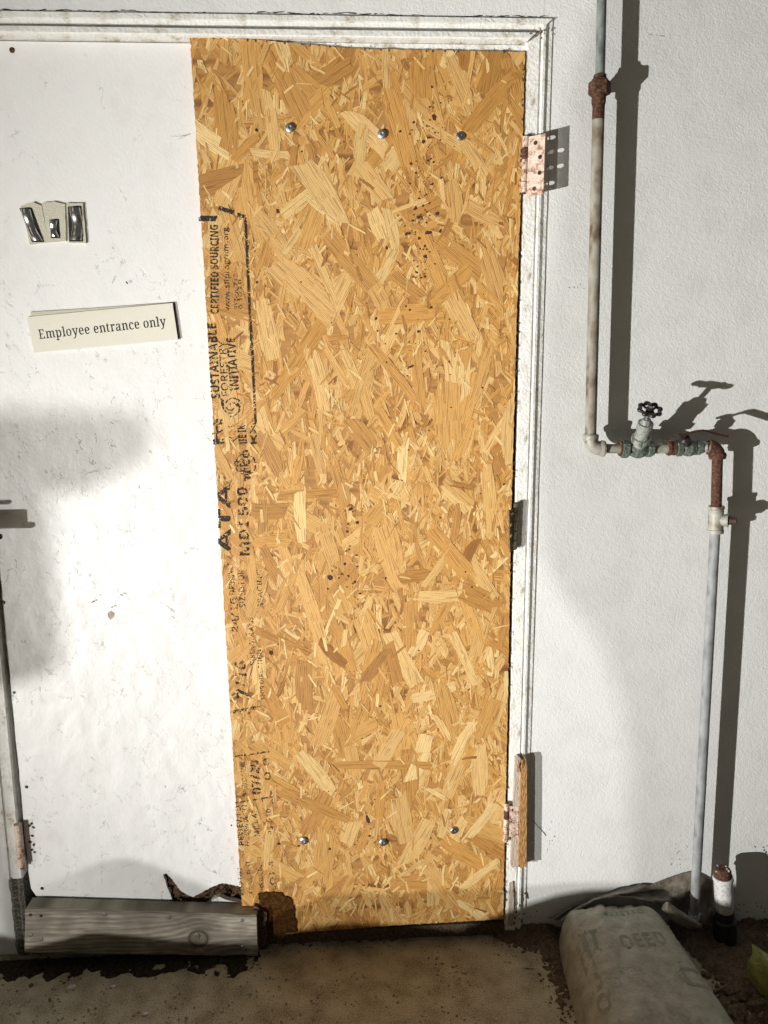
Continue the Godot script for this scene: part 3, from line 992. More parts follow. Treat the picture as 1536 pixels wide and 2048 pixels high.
func build_particle_board() -> void:
	var t := thing("particle_board", "tall tan particle board panel of pressed wood flakes screwed over the doorway", "wooden board", Vector3.ZERO)
	panel_outline = roughened(outline(FACE, [380, 73, 520, 80, 700, 97, 1050, 104, 1045, 300, 1033, 650, 1023, 1010, 1015, 1430, 1006, 1838, 800, 1850, 560, 1868, 520, 1868, 484, 1815]), 0.006, 0.0009)
	var s := Shape.new()
	s.tint = Color(0.46, 0.23, 0.07)
	s.prism(panel_outline, -0.002, FACE)
	put("core", s.done(), M.wood_flake, t)
	var lo := Vector2(-0.31, 0.03)
	var hi := Vector2(0.40, 2.06)
	# lower layers of fine flakes, then broad ones
	s = Shape.new()
	for i in 6500:
		var c := Vector2(rng.randf_range(lo.x, hi.x), rng.randf_range(lo.y, hi.y))
		var layer := i / 6500.0
		var l := rng.randf_range(0.02, 0.085) * (1.0 - 0.25 * layer)
		var w := rng.randf_range(0.003, 0.02) * (1.0 - 0.35 * layer)
		var k := clampf(0.55 + rng.randfn() * 0.19, 0.0, 1.0)
		strand(s, c, l, w, flake_angle(), FACE + 0.0003 + layer * 0.0003 + rng.randf() * 0.0001, flake_tone(k))
	put("fine_strands", s.done(), M.wood_flake, t).set_meta("kind", "stuff")
	# flakes one can pick out: those seen in the photograph first, then others between them
	var seen := [[385, 378, 520, 345, 42, 0.2], [600, 325, 678, 450, 46, 0.78], [692, 225, 772, 305, 34, 0.8], [716, 330, 772, 402, 38, 0.7], [548, 528, 664, 642, 56, 0.68], [548, 792, 662, 622, 34, 0.36], [932, 262, 1026, 145, 30, 0.28], [900, 768, 904, 892, 60, 0.55], [500, 1018, 576, 1020, 34, 0.22], [600, 985, 604, 1085, 25, 0.95], [775, 1288, 792, 1370, 33, 0.2], [885, 960, 950, 976, 13, 0.1], [920, 1180, 1004, 1218, 46, 0.26], [640, 1292, 680, 1198, 9, 1.0], [905, 1527, 948, 1443, 24, 0.9], [926, 1684, 988, 1608, 22, 0.95], [924, 1776, 994, 1724, 20, 0.9], [886, 1702, 930, 1636, 25, 0.8], [672, 1530, 862, 1531, 22, 0.35], [940, 1664, 1006, 1702, 42, 0.27], [508, 1258, 622, 1308, 18, 0.2], [852, 108, 856, 205, 52, 0.34], [902, 362, 908, 442, 30, 0.62], [744, 418, 766, 482, 30, 0.85], [805, 432, 880, 398, 22, 0.3], [742, 690, 832, 802, 20, 0.45], [690, 1690, 708, 1640, 40, 0.75], [560, 870, 612, 820, 20, 0.55], [845, 460, 900, 600, 36, 0.48], [640, 160, 705, 120, 40, 0.3], [560, 120, 610, 230, 44, 0.4], [600, 1150, 650, 1330, 30, 0.62], [720, 1230, 750, 1330, 44, 0.6], [820, 1310, 850, 1260, 26, 0.9], [860, 1050, 940, 1150, 40, 0.5], [760, 1050, 800, 1180, 44, 0.6], [800, 1590, 815, 1680, 46, 0.68], [650, 1660, 640, 1760, 48, 0.55], [560, 1580, 700, 1640, 26, 0.36], [960, 480, 1000, 620, 34, 0.58], [620, 700, 650, 820, 30, 0.75], [700, 840, 745, 900, 40, 0.35], [870, 1150, 800, 1160, 26, 0.2], [470, 320, 520, 270, 20, 0.4], [450, 300, 440, 180, 34, 0.42], [780, 180, 820, 330, 40, 0.45], [940, 540, 860, 610, 30, 0.45], [975, 930, 985, 1070, 30, 0.66], [880, 1370, 905, 1480, 40, 0.55], [955, 1480, 990, 1400, 40, 0.52]]
	var made := 0
	var plan := []
	for i in 300 - seen.size():
		var c := Vector2(rng.randf_range(lo.x, hi.x), rng.randf_range(lo.y, hi.y))
		var l := rng.randf_range(0.06, 0.15)
		var w := clampf(l * rng.randf_range(0.14, 0.38), 0.010, 0.042)
		plan.append([c, l, w, flake_angle(), clampf(0.55 + rng.randfn() * 0.2, 0.0, 1.0)])
	for q in seen:
		var a := xy(q[0], q[1], FACE)
		var b := xy(q[2], q[3], FACE)
		plan.append([(a + b) / 2, a.distance_to(b), q[4] * 0.00109, (b - a).angle(), q[5]])
	for i in plan.size():
		var p: Array = plan[i]
		s = Shape.new()
		var area := strand(s, p[0], p[1], p[2], p[3], FACE + 0.00075 + i * 0.0000008 + rng.randf() * 0.00015, flake_tone(p[4]))
		if area > 1e-5:
			put("strand", s.done(), M.wood_flake, t)
			made += 1
	# small curls and slivers pressed in last, over the broad flakes
	s = Shape.new()
	for i in 900:
		var c := Vector2(rng.randf_range(lo.x, hi.x), rng.randf_range(lo.y, hi.y))
		var l := rng.randf_range(0.008, 0.04)
		var w := rng.randf_range(0.0015, 0.007)
		var k := clampf((0.85 if rng.randf() < 0.7 else 0.3) + rng.randfn() * 0.16, 0.0, 1.0)
		strand(s, c, l, w, flake_angle() + rng.randfn() * 0.3, FACE + 0.00118 + rng.randf() * 0.0001, flake_tone(k))
	put("slivers", s.done(), M.wood_flake, t).set_meta("kind", "stuff")
	# resin stains and specks
	s = Shape.new()
	for zone in [[865, 235, 16, 40, 16], [850, 300, 40, 60, 30], [845, 430, 26, 60, 46], [850, 530, 20, 50, 24], [700, 1080, 16, 50, 16], [685, 1155, 30, 30, 20], [800, 700, 60, 60, 10], [610, 420, 80, 160, 6], [860, 900, 130, 500, 46], [650, 1500, 130, 250, 20], [540, 1305, 4, 4, 3]]:
		for k in zone[4]:
			var p := at(zone[0] + rng.randfn() * zone[2] * 0.6, zone[1] + rng.randfn() * zone[3] * 0.6, FACE + 0.0017)
			var r := 0.0008 + absf(rng.randfn()) * 0.0013
			flake(s, p, r * 2.0, r * 2.4, rng.randf() * 3.0)
	for q in [[868, 234, 9, 16], [822, 733, 14, 6], [541, 1305, 9, 14], [555, 422, 7, 10], [735, 1640, 9, 26], [700, 1018, 10, 8], [660, 1155, 12, 14]]:
		flake(s, at(q[0], q[1], FACE + 0.0017), q[2] * 0.0011, q[3] * 0.0011, 0.3)
	put("stain_specks", s.done(), M.dark_stain, t).set_meta("kind", "stuff")
	# pan-head screws and two empty holes
	for q in [[580, 255], [764, 268], [921, 272], [607, 1682], [766, 1685], [908, 1661]]:
		s = Shape.new()
		s.lathe(at(q[0], q[1], FACE + 0.0036), Vector3(rng.randf_range(-0.15, 0.15), rng.randf_range(-0.15, 0.15), 1), [Vector2(-0.002, 0.0086), Vector2(0.0, 0.0095), Vector2(0.0014, 0.0088), Vector2(0.0026, 0.0068), Vector2(0.0031, 0.0042), Vector2(0.0030, 0.0028), Vector2(0.001, 0.0024), Vector2(0.001, 0.0)], 18, false)
		put("screw", s.done(), M.zinc, t)
	for q in [[513, 260], [557, 1688]]:
		s = Shape.new()
		flake(s, at(q[0], q[1], FACE + 0.0017), 0.008, 0.009, 0.2)
		put("screw_hole", s.done(), M.crack, t)
	# blue-grey chips of paint left on the cut edges
	s = Shape.new()
	for k in 90:
		var f := rng.randf()
		var p: Vector3
		if rng.randf() < 0.3:
			p = at(lerpf(392, 1046, f), lerpf(72, 102, minf(1.0, f * 1.6)), FACE + 0.0017)
		else:
			p = at(lerpf(1047, 1008, f), lerpf(110, 1830, f), FACE + 0.0017)
		flake(s, p, rng.randf_range(0.002, 0.005), rng.randf_range(0.003, 0.01), rng.randfn() * 0.2)
	put("edge_paint", s.done(), M.navy_paint, t).set_meta("kind", "stuff")
	stamp(t)

# a line of ink lettering from one pixel to another (its baseline), of a height in pixels
func lettering(text: String, font: Font, a: Vector3, b: Vector3, height: float, m: Material, parent: Node3D, called: String, normal := Vector3.BACK) -> void:
	var tm := TextMesh.new()
	tm.text = text
	tm.font = font
	tm.font_size = 64
	tm.pixel_size = 0.01
	tm.depth = 0.02
	tm.curve_step = 1.0
	tm.horizontal_alignment = HORIZONTAL_ALIGNMENT_LEFT
	tm.vertical_alignment = VERTICAL_ALIGNMENT_BOTTOM
	var box := tm.get_aabb()
	var along := (b - a)
	var x := along / maxf(box.size.x, 0.01)
	var up := normal.cross(along).normalized()
	var y := up * height / maxf(box.size.y, 0.01)
	var o := MeshInstance3D.new()
	o.name = called
	o.mesh = tm
	o.material_override = m
	var basis := Basis(x, y, normal * 0.02)
	o.transform = Transform3D(basis, a - basis * Vector3(box.position.x, box.position.y, 0.0) - parent_origin(parent))
	parent.add_child(o, true)

func font_of(called: String, bold := false) -> SystemFont:
	var f := SystemFont.new()
	f.font_names = PackedStringArray([called])
	f.font_weight = 700 if bold else 400
	return f

func stamp(t: Node3D) -> void:
	var z := FACE + 0.0018
	var sans := font_of("Droid Sans")
	var bold := font_of("Droid Sans", true)
	var k := 0.00108
	for q in [["CERTIFIED SOURCING", 437, 628, 436, 450, 16, 1], ["www.sfiprogram.org", 462, 622, 458, 455, 13, 1], ["SFI-00713", 477, 618, 474, 548, 8, 0], ["0 18 26", 484, 618, 481, 560, 6, 0], ["SUSTAINABLE", 440, 797, 432, 647, 18, 1], ["FORESTRY", 457, 792, 451, 682, 14, 1], ["INITIATIVE", 477, 781, 469, 676, 17, 1],
			["ATA", 461, 1106, 459, 968, 25, 1], ["MDI 500", 499, 1111, 494, 974, 21, 0], ["EXPOSURE 1", 470, 1190, 466, 1128, 12, 0], ["SIZED FOR", 490, 1215, 486, 1140, 12, 0], ["SPACING", 525, 1215, 522, 1140, 10, 0], ["24/16", 476, 1265, 472, 1195, 13, 0], ["STRENGTH AXIS", 510, 1330, 505, 1235, 10, 0],
			["7/16", 495, 1396, 491, 1322, 24, 0], ["THIS DIRECTION", 530, 1400, 522, 1300, 9, 0], ["SHEATHING SPAN", 496, 1592, 490, 1524, 11, 0], ["07/20", 522, 1588, 516, 1520, 19, 0], ["0 8", 541, 1560, 537, 1516, 13, 0], ["REVIEWED", 488, 1690, 480, 1612, 12, 0], ["PANEL GRADE 1602", 499, 1692, 493, 1610, 11, 0], ["MILL 42", 519, 1672, 512, 1620, 11, 0], ["PS 2-10", 546, 1668, 541, 1618, 11, 0], ["KEEP DRY", 489, 1790, 482, 1735, 9, 0], ["STACK FLAT", 506, 1788, 499, 1722, 9, 0], ["THIS SIDE DOWN", 528, 1785, 522, 1715, 9, 0], ["LOT 4", 551, 1780, 546, 1722, 11, 0],
			["E I L", 448, 888, 443, 838, 22, 0], ["NO. 1", 472, 888, 470, 852, 14, 0], ["KX", 513, 888, 511, 846, 12, 1], ["IIE IK", 493, 888, 490, 850, 16, 1]]:
		lettering(q[0], bold if q[5] > 15 else sans, at(q[1], q[2], z), at(q[3], q[4], z), q[5] * k, M.ink if q[6] else M.faint_ink, t, "print")
	# frame lines round the stamp
	for q in [[397, 437, 434, 437, 10], [437, 416, 467, 425, 8], [474, 429, 490, 434, 7], [490, 434, 500, 640, 4.5], [500, 640, 511, 846, 4.5], [511, 846, 503, 851, 4], [433, 890, 433, 838, 3], [466, 1424, 520, 1414, 7], [466, 1514, 540, 1503, 4], [470, 1606, 545, 1594, 3], [474, 1208, 476, 1240, 2], [445, 812, 443, 796, 5]]:
		var s := Shape.new()
		var a := at(q[0], q[1], z)
		var b := at(q[2], q[3], z)
		var side: Vector3 = Vector3(-(b - a).y, (b - a).x, 0).normalized() * float(q[4]) * k * 0.5
		s.quad(a - side, b - side, b + side, a + side)
		put("print", s.done(), M.ink if q[1] < 1000 else M.faint_ink, t)
	# ring-shaped seals
	for q in [[463, 813, 20, 1], [490, 929, 21, 0]]:
		var s := Shape.new()
		var c := at(q[0], q[1], z)
		var r: float = q[2] * k
		var arms := [[1.0, 0.0, TAU, 0.0]] if q[3] == 0 else [[1.0, 0.3, 2.6, -0.35], [1.0, 2.4, 4.7, -0.35], [1.0, 4.5, 6.8, -0.35], [0.55, 0.0, 2.4, -0.3], [0.55, 3.2, 5.6, -0.3]]
		for arm in arms:
			var last := Vector3.ZERO
			for i in 25:
				var f := i / 24.0
				var th: float = lerpf(arm[1], arm[2], f)
				var rr: float = r * (arm[0] + arm[3] * f)
				var p := c + Vector3(cos(th), sin(th), 0) * rr
				if i > 0:
					var side: Vector3 = (p - c).normalized() * 0.0014
					s.quad(last - side, last + side, p + side, p - side)
				last = p
		put("print", s.done(), M.ink if q[3] else M.faint_ink, t)
	for q in [["PFS", 488, 943, 486, 918, 15], ["TECO", 501, 962, 497, 900, 13]]:
		lettering(q[0], bold, at(q[1], q[2], z), at(q[3], q[4], z), q[5] * k, M.ink, t, "print")

func build_sign() -> void:
	var t := thing("door_sign", "cream plastic sign reading Employee entrance only, tilted on the white door", "sign")
	var z := 0.0
	var s := Shape.new()
	var o := outline(z, [53, 634, 345, 606, 356, 679, 68, 705])
	s.prism(o, z - 0.003, z, Vector2(0.006, 0.0), true)
	put("plate", s.done(), M.sign_plastic, t)
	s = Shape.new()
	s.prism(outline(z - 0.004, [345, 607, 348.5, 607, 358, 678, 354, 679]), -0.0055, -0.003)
	put("edge_shade", s.done(), M.gap_dark, t)  # dark strip painted as the shaded gap along the sign's right edge
	s = Shape.new()
	s.prism(outline(z - 0.006, [62, 624, 180, 617, 346, 605, 348, 618, 66, 640]), -0.0055, -0.0025)
	put("foam_backing", s.done(), M.tile_plastic, t)
	var serif := FontVariation.new()
	serif.base_font = font_of("Droid Serif")
	serif.spacing_glyph = 3
	serif.spacing_space = 3
	lettering("Employee entrance only", serif, at(80, 684, z + 0.0006), at(333, 657.5, z + 0.0024), 0.0268, M.black_print, t, "lettering", Vector3(-0.006, 0, 1).normalized())

func build_number_tiles() -> void:
	var t := thing("number_tiles", "three worn beige house number tiles with broken chrome numerals above the sign", "house number")
	var z := -0.002
	for q in [[42, 412, 66, 404, 84, 412, 97, 484, 60, 489, 50, 440], [84, 406, 108, 403, 130, 408, 132, 482, 97, 484, 90, 440], [133, 406, 166, 406, 172, 486, 138, 485]]:
		var s := Shape.new()
		s.prism(roughened(outline(z, q), 0.008, 0.0007), z - 0.006, z + 0.0015)
		put("tile", s.done(), M.tile_plastic, t)
	# bowed chrome numerals: [top x, y, bottom x, y, width]
	for q in [[51, 418, 76, 482, 20], [108, 441, 111, 474, 15], [149, 415, 152, 481, 22]]:
		var s := Shape.new(true)
		var rows := []
		for j in 13:
			var f := j / 12.0
			var row := PackedVector3Array()
			for i in 9:
				var u := i / 4.0 - 1.0
				var bend: float = sin(f * PI) * 3.0 * (1.0 if q[4] > 20 else -1.0)
				var p := at(lerpf(q[0], q[2], f) + u * q[4] * 0.5 + bend, lerpf(q[1], q[3], f), z + 0.002)
				row.append(p + Vector3(0, 0, 0.0065 * sqrt(maxf(0.0, 1.0 - u * u)) + 0.002 * sin(f * 9.0)))
			rows.append(row)
		rows.reverse()
		s.sheet(rows)
		put("numeral", s.done(), M.chrome, t)
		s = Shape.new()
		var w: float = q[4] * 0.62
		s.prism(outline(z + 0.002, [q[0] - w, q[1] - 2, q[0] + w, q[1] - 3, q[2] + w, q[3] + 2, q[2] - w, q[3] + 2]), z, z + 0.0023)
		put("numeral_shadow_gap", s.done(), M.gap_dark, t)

func build_kick_board() -> void:
	var tex := board_texture()
	var m := mat("weathered_board", Color.WHITE, 0.85)
	m.albedo_texture = tex[0]
	relief(m, tex[1], 0.35)
	var t := thing("kick_board", "grey weathered plank with a knot lying across the foot of the white door", "plank")
	var z := 0.045
	var s := Shape.new()
	var o := roughened(outline(z, [50, 1820, 280, 1826, 513, 1833, 515, 1912, 300, 1909, 49, 1905]), 0.02, 0.0006)
	var box := Rect2(o[0], Vector2.ZERO)
	for p in o:
		box = box.expand(p)
	s.uv0 = Vector2(box.position.x, box.end.y + 0.012)
	s.uvs = Vector2(1.0 / box.size.x, 1.0 / (box.size.y + 0.014))
	s.prism(o, 0.0, z)
	put("plank", s.done(), m, t)
	# worn upper arris
	s = Shape.new()
	var a := at(50, 1820, z)
	var b := at(513, 1833, z)
	s.tube([a + Vector3(0.002, -0.001, -0.0035), a.lerp(b, 0.5) + Vector3(0, -0.001, -0.0035), b + Vector3(-0.002, -0.001, -0.0035)], [0.0044], 10)
	put("worn_edge", s.done(), M.jamb_grey if M.has("jamb_grey") else m, t)
	for q in [[61, 1830, 3.2], [82, 1832, 3], [209, 1829, 4.6], [338, 1835, 4.6], [484, 1841, 3.6], [61, 1870, 4.6], [82, 1878, 4.6], [395, 1871, 5.2], [487, 1895, 5]]:
		s = Shape.new()
		var r: float = q[2] * 0.00105
		s.lathe(at(q[0], q[1], z + 0.0002), Vector3.BACK, [Vector2(-0.001, r * 1.3), Vector2(0.0003, r * 1.2), Vector2(0.0012, r), Vector2(0.0014, r * 0.5), Vector2(0.0002, r * 0.3), Vector2(0.0, 0.0)], 14)
		put("screw", s.done(), M.zinc if q[2] > 3.4 else M.rust, t)
	# splintered stub at the plank's end, and the stained block that stands by the particle board
	var st := thing("rotten_stub", "dark splintered stub of wood at the right end of the grey plank", "wood scrap")
	s = Shape.new()
	s.prism(roughened(outline(0.022, [508, 1812, 534, 1826, 532, 1850, 536, 1896, 516, 1908, 505, 1900]), 0.008, 0.002), -0.01, 0.022)
	for k in 10:
		flake(s, at(rng.randf_range(520, 538), rng.randf_range(1825, 1895), 0.0235), rng.randf_range(0.002, 0.005), rng.randf_range(0.006, 0.016), rng.randfn() * 0.2)
	put("stub", s.done(), M.rotten_wood, st)
	var bl := thing("stained_block", "reddish brown stained wood block at the lower left corner of the particle board", "wood block")
	s = Shape.new()
	s.prism(roughened(outline(FACE + 0.004, [516, 1788, 546, 1784, 562, 1785, 568, 1793, 580, 1796, 586, 1812, 594, 1864, 560, 1870, 528, 1872]), 0.006, 0.0022), 0.0, FACE + 0.004)
	put("block", s.done(), M.stained_wood, bl)

# ---------------------------------------------------------------- hinges, splinter
func hinge_leaf(called: String, a: Vector3, out: Vector3, down: Vector3, width: float, height: float, m: Material, parent: Node3D) -> void:
	# a plate with four screw holes, cut as boolean; its edge a (top) at the pin
	var c := CSGCombiner3D.new()
	c.name = called
	var x := out.normalized()
	var y := -down.normalized()
	var zz := x.cross(y).normalized()
	y = zz.cross(x)
	c.transform = Transform3D(Basis(x, y, zz), a - parent_origin(parent))
	var plate := CSGBox3D.new()
	plate.name = "plate"
	plate.size = Vector3(width, height, 0.0026)
	plate.position = Vector3(width / 2, -height / 2, 0)
	plate.material = m
	c.add_child(plate, true)
	for h in [[0.45, 0.12], [0.74, 0.37], [0.74, 0.63], [0.45, 0.88]]:
		var hole := CSGCylinder3D.new()
		hole.name = "hole"
		hole.operation = CSGShape3D.OPERATION_SUBTRACTION
		hole.radius = 0.0046
		hole.height = 0.02
		hole.sides = 14
		hole.material = m
		hole.rotation.x = PI / 2
		hole.position = Vector3(width * h[0], -height * h[1], 0)
		c.add_child(hole, true)
	parent.add_child(c, true)

func knuckles(top: Vector3, bottom: Vector3, r: float, m: Material, parent: Node3D) -> void:
	for k in 5:
		var s := Shape.new()
		var a := top.lerp(bottom, k / 5.0 + 0.006)
		var b := top.lerp(bottom, (k + 1) / 5.0 - 0.006)
		var l := a.distance_to(b)
		s.lathe(a, b - a, [Vector2(0, 0), Vector2(0, r * 0.85), Vector2(0.0008, r), Vector2(l - 0.0008, r), Vector2(l, r * 0.85), Vector2(l, 0)], 16)
		put("knuckle", s.done(), M.rust if k == 1 and m == M.hinge_paint else m, parent)
	var s2 := Shape.new()
	s2.tube([top + (top - bottom) * 0.015, bottom - (top - bottom) * 0.015], [r * 0.55], 12)
	put("pin", s2.done(), M.rust, parent)

func hinge_part(frame: Node3D, label: String) -> Node3D:
	var o := Node3D.new()
	o.name = "hinge"
	o.set_meta("label", label)
	frame.add_child(o, true)
	return o

func build_hinges(frame: Node3D) -> void:
	var t := hinge_part(frame, "cream rust-stained hinge sticking out of the right jamb near the top")
	knuckles(at(1052, 272, 0.014), at(1048, 386, 0.014), 0.0068, M.hinge_paint, t)
	hinge_leaf("leaf", at(1057, 274, 0.017), Vector3(0.9, 0.0, 0.72), at(1052, 382, 0.017) - at(1057, 274, 0.017), 0.038, 0.119, M.hinge_paint, t)
	t = hinge_part(frame, "dark corroded hinge folded over the right edge of the particle board at mid height")
	knuckles(at(1033, 1006, 0.019), at(1029, 1098, 0.019), 0.0062, M.hinge_dark, t)
	hinge_leaf("leaf", at(1029, 1016, 0.023), Vector3(-0.72, -0.12, 0.75), at(1024, 1102, 0.023) - at(1029, 1016, 0.023), 0.024, 0.097, M.hinge_dark, t)
	t = hinge_part(frame, "cream hinge with red rust rings beside the splintered strip low on the right jamb")
	knuckles(at(1014, 1606, 0.015), at(1011, 1683, 0.015), 0.0066, M.hinge_paint, t)
	hinge_leaf("leaf", at(1019, 1612, 0.018), Vector3(1.0, 0.0, 0.12), at(1016, 1684, 0.018) - at(1019, 1612, 0.018), 0.022, 0.08, M.hinge_paint, t)
	t = hinge_part(frame, "cream painted hinge knuckle low on the left jamb of the white door")
	var s := Shape.new()
	s.tube([at(35, 1648, 0.012), at(44, 1732, 0.012)], [0.009], 16)
	put("knuckle", s.done(), M.hinge_paint, t)
	s = Shape.new()
	s.lathe(at(44, 1732, 0.012), Vector3.DOWN, [Vector2(0, 0.006), Vector2(0.006, 0.005), Vector2(0.008, 0)], 12)
	put("pin", s.done(), M.rust, t)

func build_splinter() -> void:
	var t := thing("broken_moulding", "splintered strip of bare orange pine on the right jamb beside the lowest hinge", "moulding strip")
	var s := Shape.new()
	var o := outline(0.03, [1043, 1535, 1046, 1522, 1049, 1532, 1051, 1518, 1054, 1528, 1054, 1600, 1053, 1735, 1048, 1732, 1044, 1738, 1037, 1733])
	s.prism(o, 0.004, 0.03)
	put("strip", s.done(), M.bare_pine, t)
	s = Shape.new()
	s.prism(roughened(outline(0.021, [1031, 1518, 1036, 1513, 1044, 1520, 1044, 1530, 1037, 1735, 1033, 1731, 1026, 1737, 1022, 1732, 1026, 1640]), 0.02, 0.0008), 0.004, 0.0205)
	put("bare_face", s.done(), M.pale_wood, t)
	s = Shape.new()
	for k in 14:
		var x := rng.randf_range(1032, 1053)
		var a := at(x, 1540 + rng.randf_range(-6, 6), 0.022 + rng.randf() * 0.008)
		s.tube([a, a + Vector3(rng.randfn() * 0.002, rng.randf_range(0.01, 0.026), rng.randf_range(-0.002, 0.006))], [0.0016, 0.0003], 5)
	put("splinters", s.done(), M.bare_pine, t)

# ---------------------------------------------------------------- pipes
func ring_fit(a: Vector3, b: Vector3, prof: Array, m: Material, t: Node3D, called: String, sides := 22, spin := 0.0) -> void:
	# profile of (0..1 from a to b, radius)
	var l := a.distance_to(b)
	var s := Shape.new()
	var pr := [Vector2(prof[0].x * l, 0.0)]
	for p in prof:
		pr.append(Vector2(p.x * l, p.y))
	pr.append(Vector2(prof[-1].x * l, 0.0))
	s.lathe(a, b - a, pr, sides, true, spin)
	put(called, s.done(), m, t)

func bar(a: Vector3, b: Vector3, r: float, m: Material, t: Node3D, called := "pipe") -> void:
	var s := Shape.new()
	s.tube([a, a.lerp(b, 0.33), a.lerp(b, 0.66), b], [r], 22)
	put(called, s.done(), m, t)

func build_pipes() -> void:
	var t := thing("water_pipe", "old water pipe with two valves running down the white stucco wall", "water pipe")
	var z := 0.05
	bar(at(1207, -160, z), at(1200, 162, z), 0.0096, M.green_pipe, t)
	ring_fit(at(1200, 150, z), at(1197, 210, z), [Vector2(0, 0.0125), Vector2(0.12, 0.0135), Vector2(0.16, 0.016), Vector2(0.62, 0.016), Vector2(0.66, 0.0145), Vector2(0.92, 0.0145), Vector2(1.0, 0.013)], M.rust, t, "union")
	ring_fit(at(1199.6, 163, z), at(1198.6, 190, z), [Vector2(0, 0.0205), Vector2(0.1, 0.0225), Vector2(0.9, 0.0225), Vector2(1, 0.0205)], M.rust, t, "union_nut", 6, 0.3)
	bar(at(1197.5, 205, z), at(1196.5, 240, z), 0.0124, M.rust, t)
	bar(at(1196.6, 236, z), at(1181, 876, z), 0.0122, M.weathered_pipe, t)
	# elbow
	var s := Shape.new()
	var e := []
	for i in 9:
		var th := i / 8.0 * PI / 2
		e.append(at(1181 + 19 * (1 - cos(th)), 876 + 21 * sin(th), z))
	e.push_front(at(1181.3, 868, z))
	e.append(at(1207, 897.3, z))
	s.tube(e, [0.0152], 20)
	put("elbow", s.done(), M.galvanised, t)
	ring_fit(at(1181.2, 869, z), at(1181, 879, z), [Vector2(0, 0.0165), Vector2(0.3, 0.0178), Vector2(1, 0.0165)], M.galvanised, t, "elbow_collar")
	ring_fit(at(1199, 897, z), at(1209, 897, z), [Vector2(0, 0.0165), Vector2(0.6, 0.0182), Vector2(1, 0.017)], M.galvanised, t, "elbow_collar")
	bar(at(1206, 897, z), at(1246, 897.5, z), 0.0103, M.galvanised, t)
	bar(at(1209, 897, z), at(1213, 897, z), 0.0108, M.black_metal, t, "thread")
	# gate valve
	var v := at(1276, 898, z)
	ring_fit(at(1239, 897, z), at(1243, 897, z), [Vector2(0, 0.0165), Vector2(1, 0.0168)], M.rust, t, "valve_nut")
	ring_fit(at(1242, 897, z), at(1257, 897.6, z), [Vector2(0, 0.019), Vector2(0.15, 0.0205), Vector2(0.85, 0.0205), Vector2(1, 0.019)], M.verdigris, t, "valve_nut", 6, 0.2)
	ring_fit(at(1255, 897.6, z), at(1298, 898.4, z), [Vector2(0, 0.0135), Vector2(0.2, 0.0165), Vector2(0.4, 0.0205), Vector2(0.6, 0.0205), Vector2(0.8, 0.0165), Vector2(1, 0.0135)], M.verdigris, t, "valve_body")
	ring_fit(at(1293, 898, z), at(1306, 898.5, z), [Vector2(0, 0.0165), Vector2(0.15, 0.0185), Vector2(0.85, 0.0185), Vector2(1, 0.0165)], M.verdigris, t, "valve_nut", 6, 0.5)
	var w := at(1300, 819, 0.112)
	var ax := (w - v).normalized()
	var reach := v.distance_to(w)
	s = Shape.new()
	s.lathe(v, ax, [Vector2(0.0, 0.0), Vector2(0.0, 0.0165), Vector2(0.022, 0.0165), Vector2(0.0225, 0.0205), Vector2(0.034, 0.0205), Vector2(0.0345, 0.0165), Vector2(0.052, 0.0145), Vector2(0.053, 0.0165), Vector2(0.072, 0.0165), Vector2(0.0725, 0.012), Vector2(0.082, 0.0085), Vector2(0.083, 0.0)], 20)
	put("bonnet", s.done(), M.valve_paint, t)
	s = Shape.new()
	s.lathe(v, ax, [Vector2(0.0225, 0.0), Vector2(0.0225, 0.0222), Vector2(0.0335, 0.0222), Vector2(0.0335, 0.0)], 6)
	put("bonnet_nut", s.done(), M.verdigris, t)
	s = Shape.new()
	s.lathe(v, ax, [Vector2(0.07, 0.0), Vector2(0.07, 0.0042), Vector2(reach + 0.006, 0.0042), Vector2(reach + 0.006, 0.0)], 12)
	put("stem", s.done(), M.zinc, t)
	# scalloped handwheel with spokes
	var u := ax.cross(Vector3.RIGHT).normalized()
	var q := ax.cross(u)
	s = Shape.new()
	var loop := []
	var rad := []
	for i in 64:
		var th := TAU * i / 64.0
		loop.append(w + (u * cos(th) + q * sin(th)) * (0.0205 + 0.0021 * cos(8.0 * th)))
		rad.append(0.0040 + 0.0008 * cos(8.0 * th))
	s.tube(loop, rad, 10, false, true)
	put("handwheel_rim", s.done(), M.black_metal, t)
	s = Shape.new()
	for k in 4:
		var th := TAU * k / 4.0 + 0.5
		var d := u * cos(th) + q * sin(th)
		s.tube([w + d * 0.005, w + d * 0.013 - ax * 0.003, w + d * 0.02], [0.0032, 0.0024, 0.003], 8)
	s.lathe(w - ax * 0.005, ax, [Vector2(0, 0), Vector2(0, 0.0085), Vector2(0.008, 0.0085), Vector2(0.011, 0.006), Vector2(0.011, 0)], 16)
	put("handwheel_spokes", s.done(), M.black_metal, t)
	# nipple and ball valve
	bar(at(1302, 898, z), at(1342, 897, z), 0.0105, M.galvanised, t)
	ring_fit(at(1334, 897, z), at(1353, 896.6, z), [Vector2(0, 0.0145), Vector2(0.2, 0.0165), Vector2(0.5, 0.0145), Vector2(0.8, 0.016), Vector2(1, 0.014)], M.rust, t, "coupling")
	ring_fit(at(1351, 896.6, z), at(1364, 896, z), [Vector2(0, 0.0165), Vector2(0.15, 0.0182), Vector2(0.85, 0.0182), Vector2(1, 0.0165)], M.verdigris, t, "ball_valve_nut", 6, 0.1)
	ring_fit(at(1362, 896, z), at(1395, 895, z), [Vector2(0, 0.0135), Vector2(0.2, 0.0175), Vector2(0.5, 0.0195), Vector2(0.8, 0.0165), Vector2(1, 0.0125)], M.verdigris, t, "ball_valve_body")
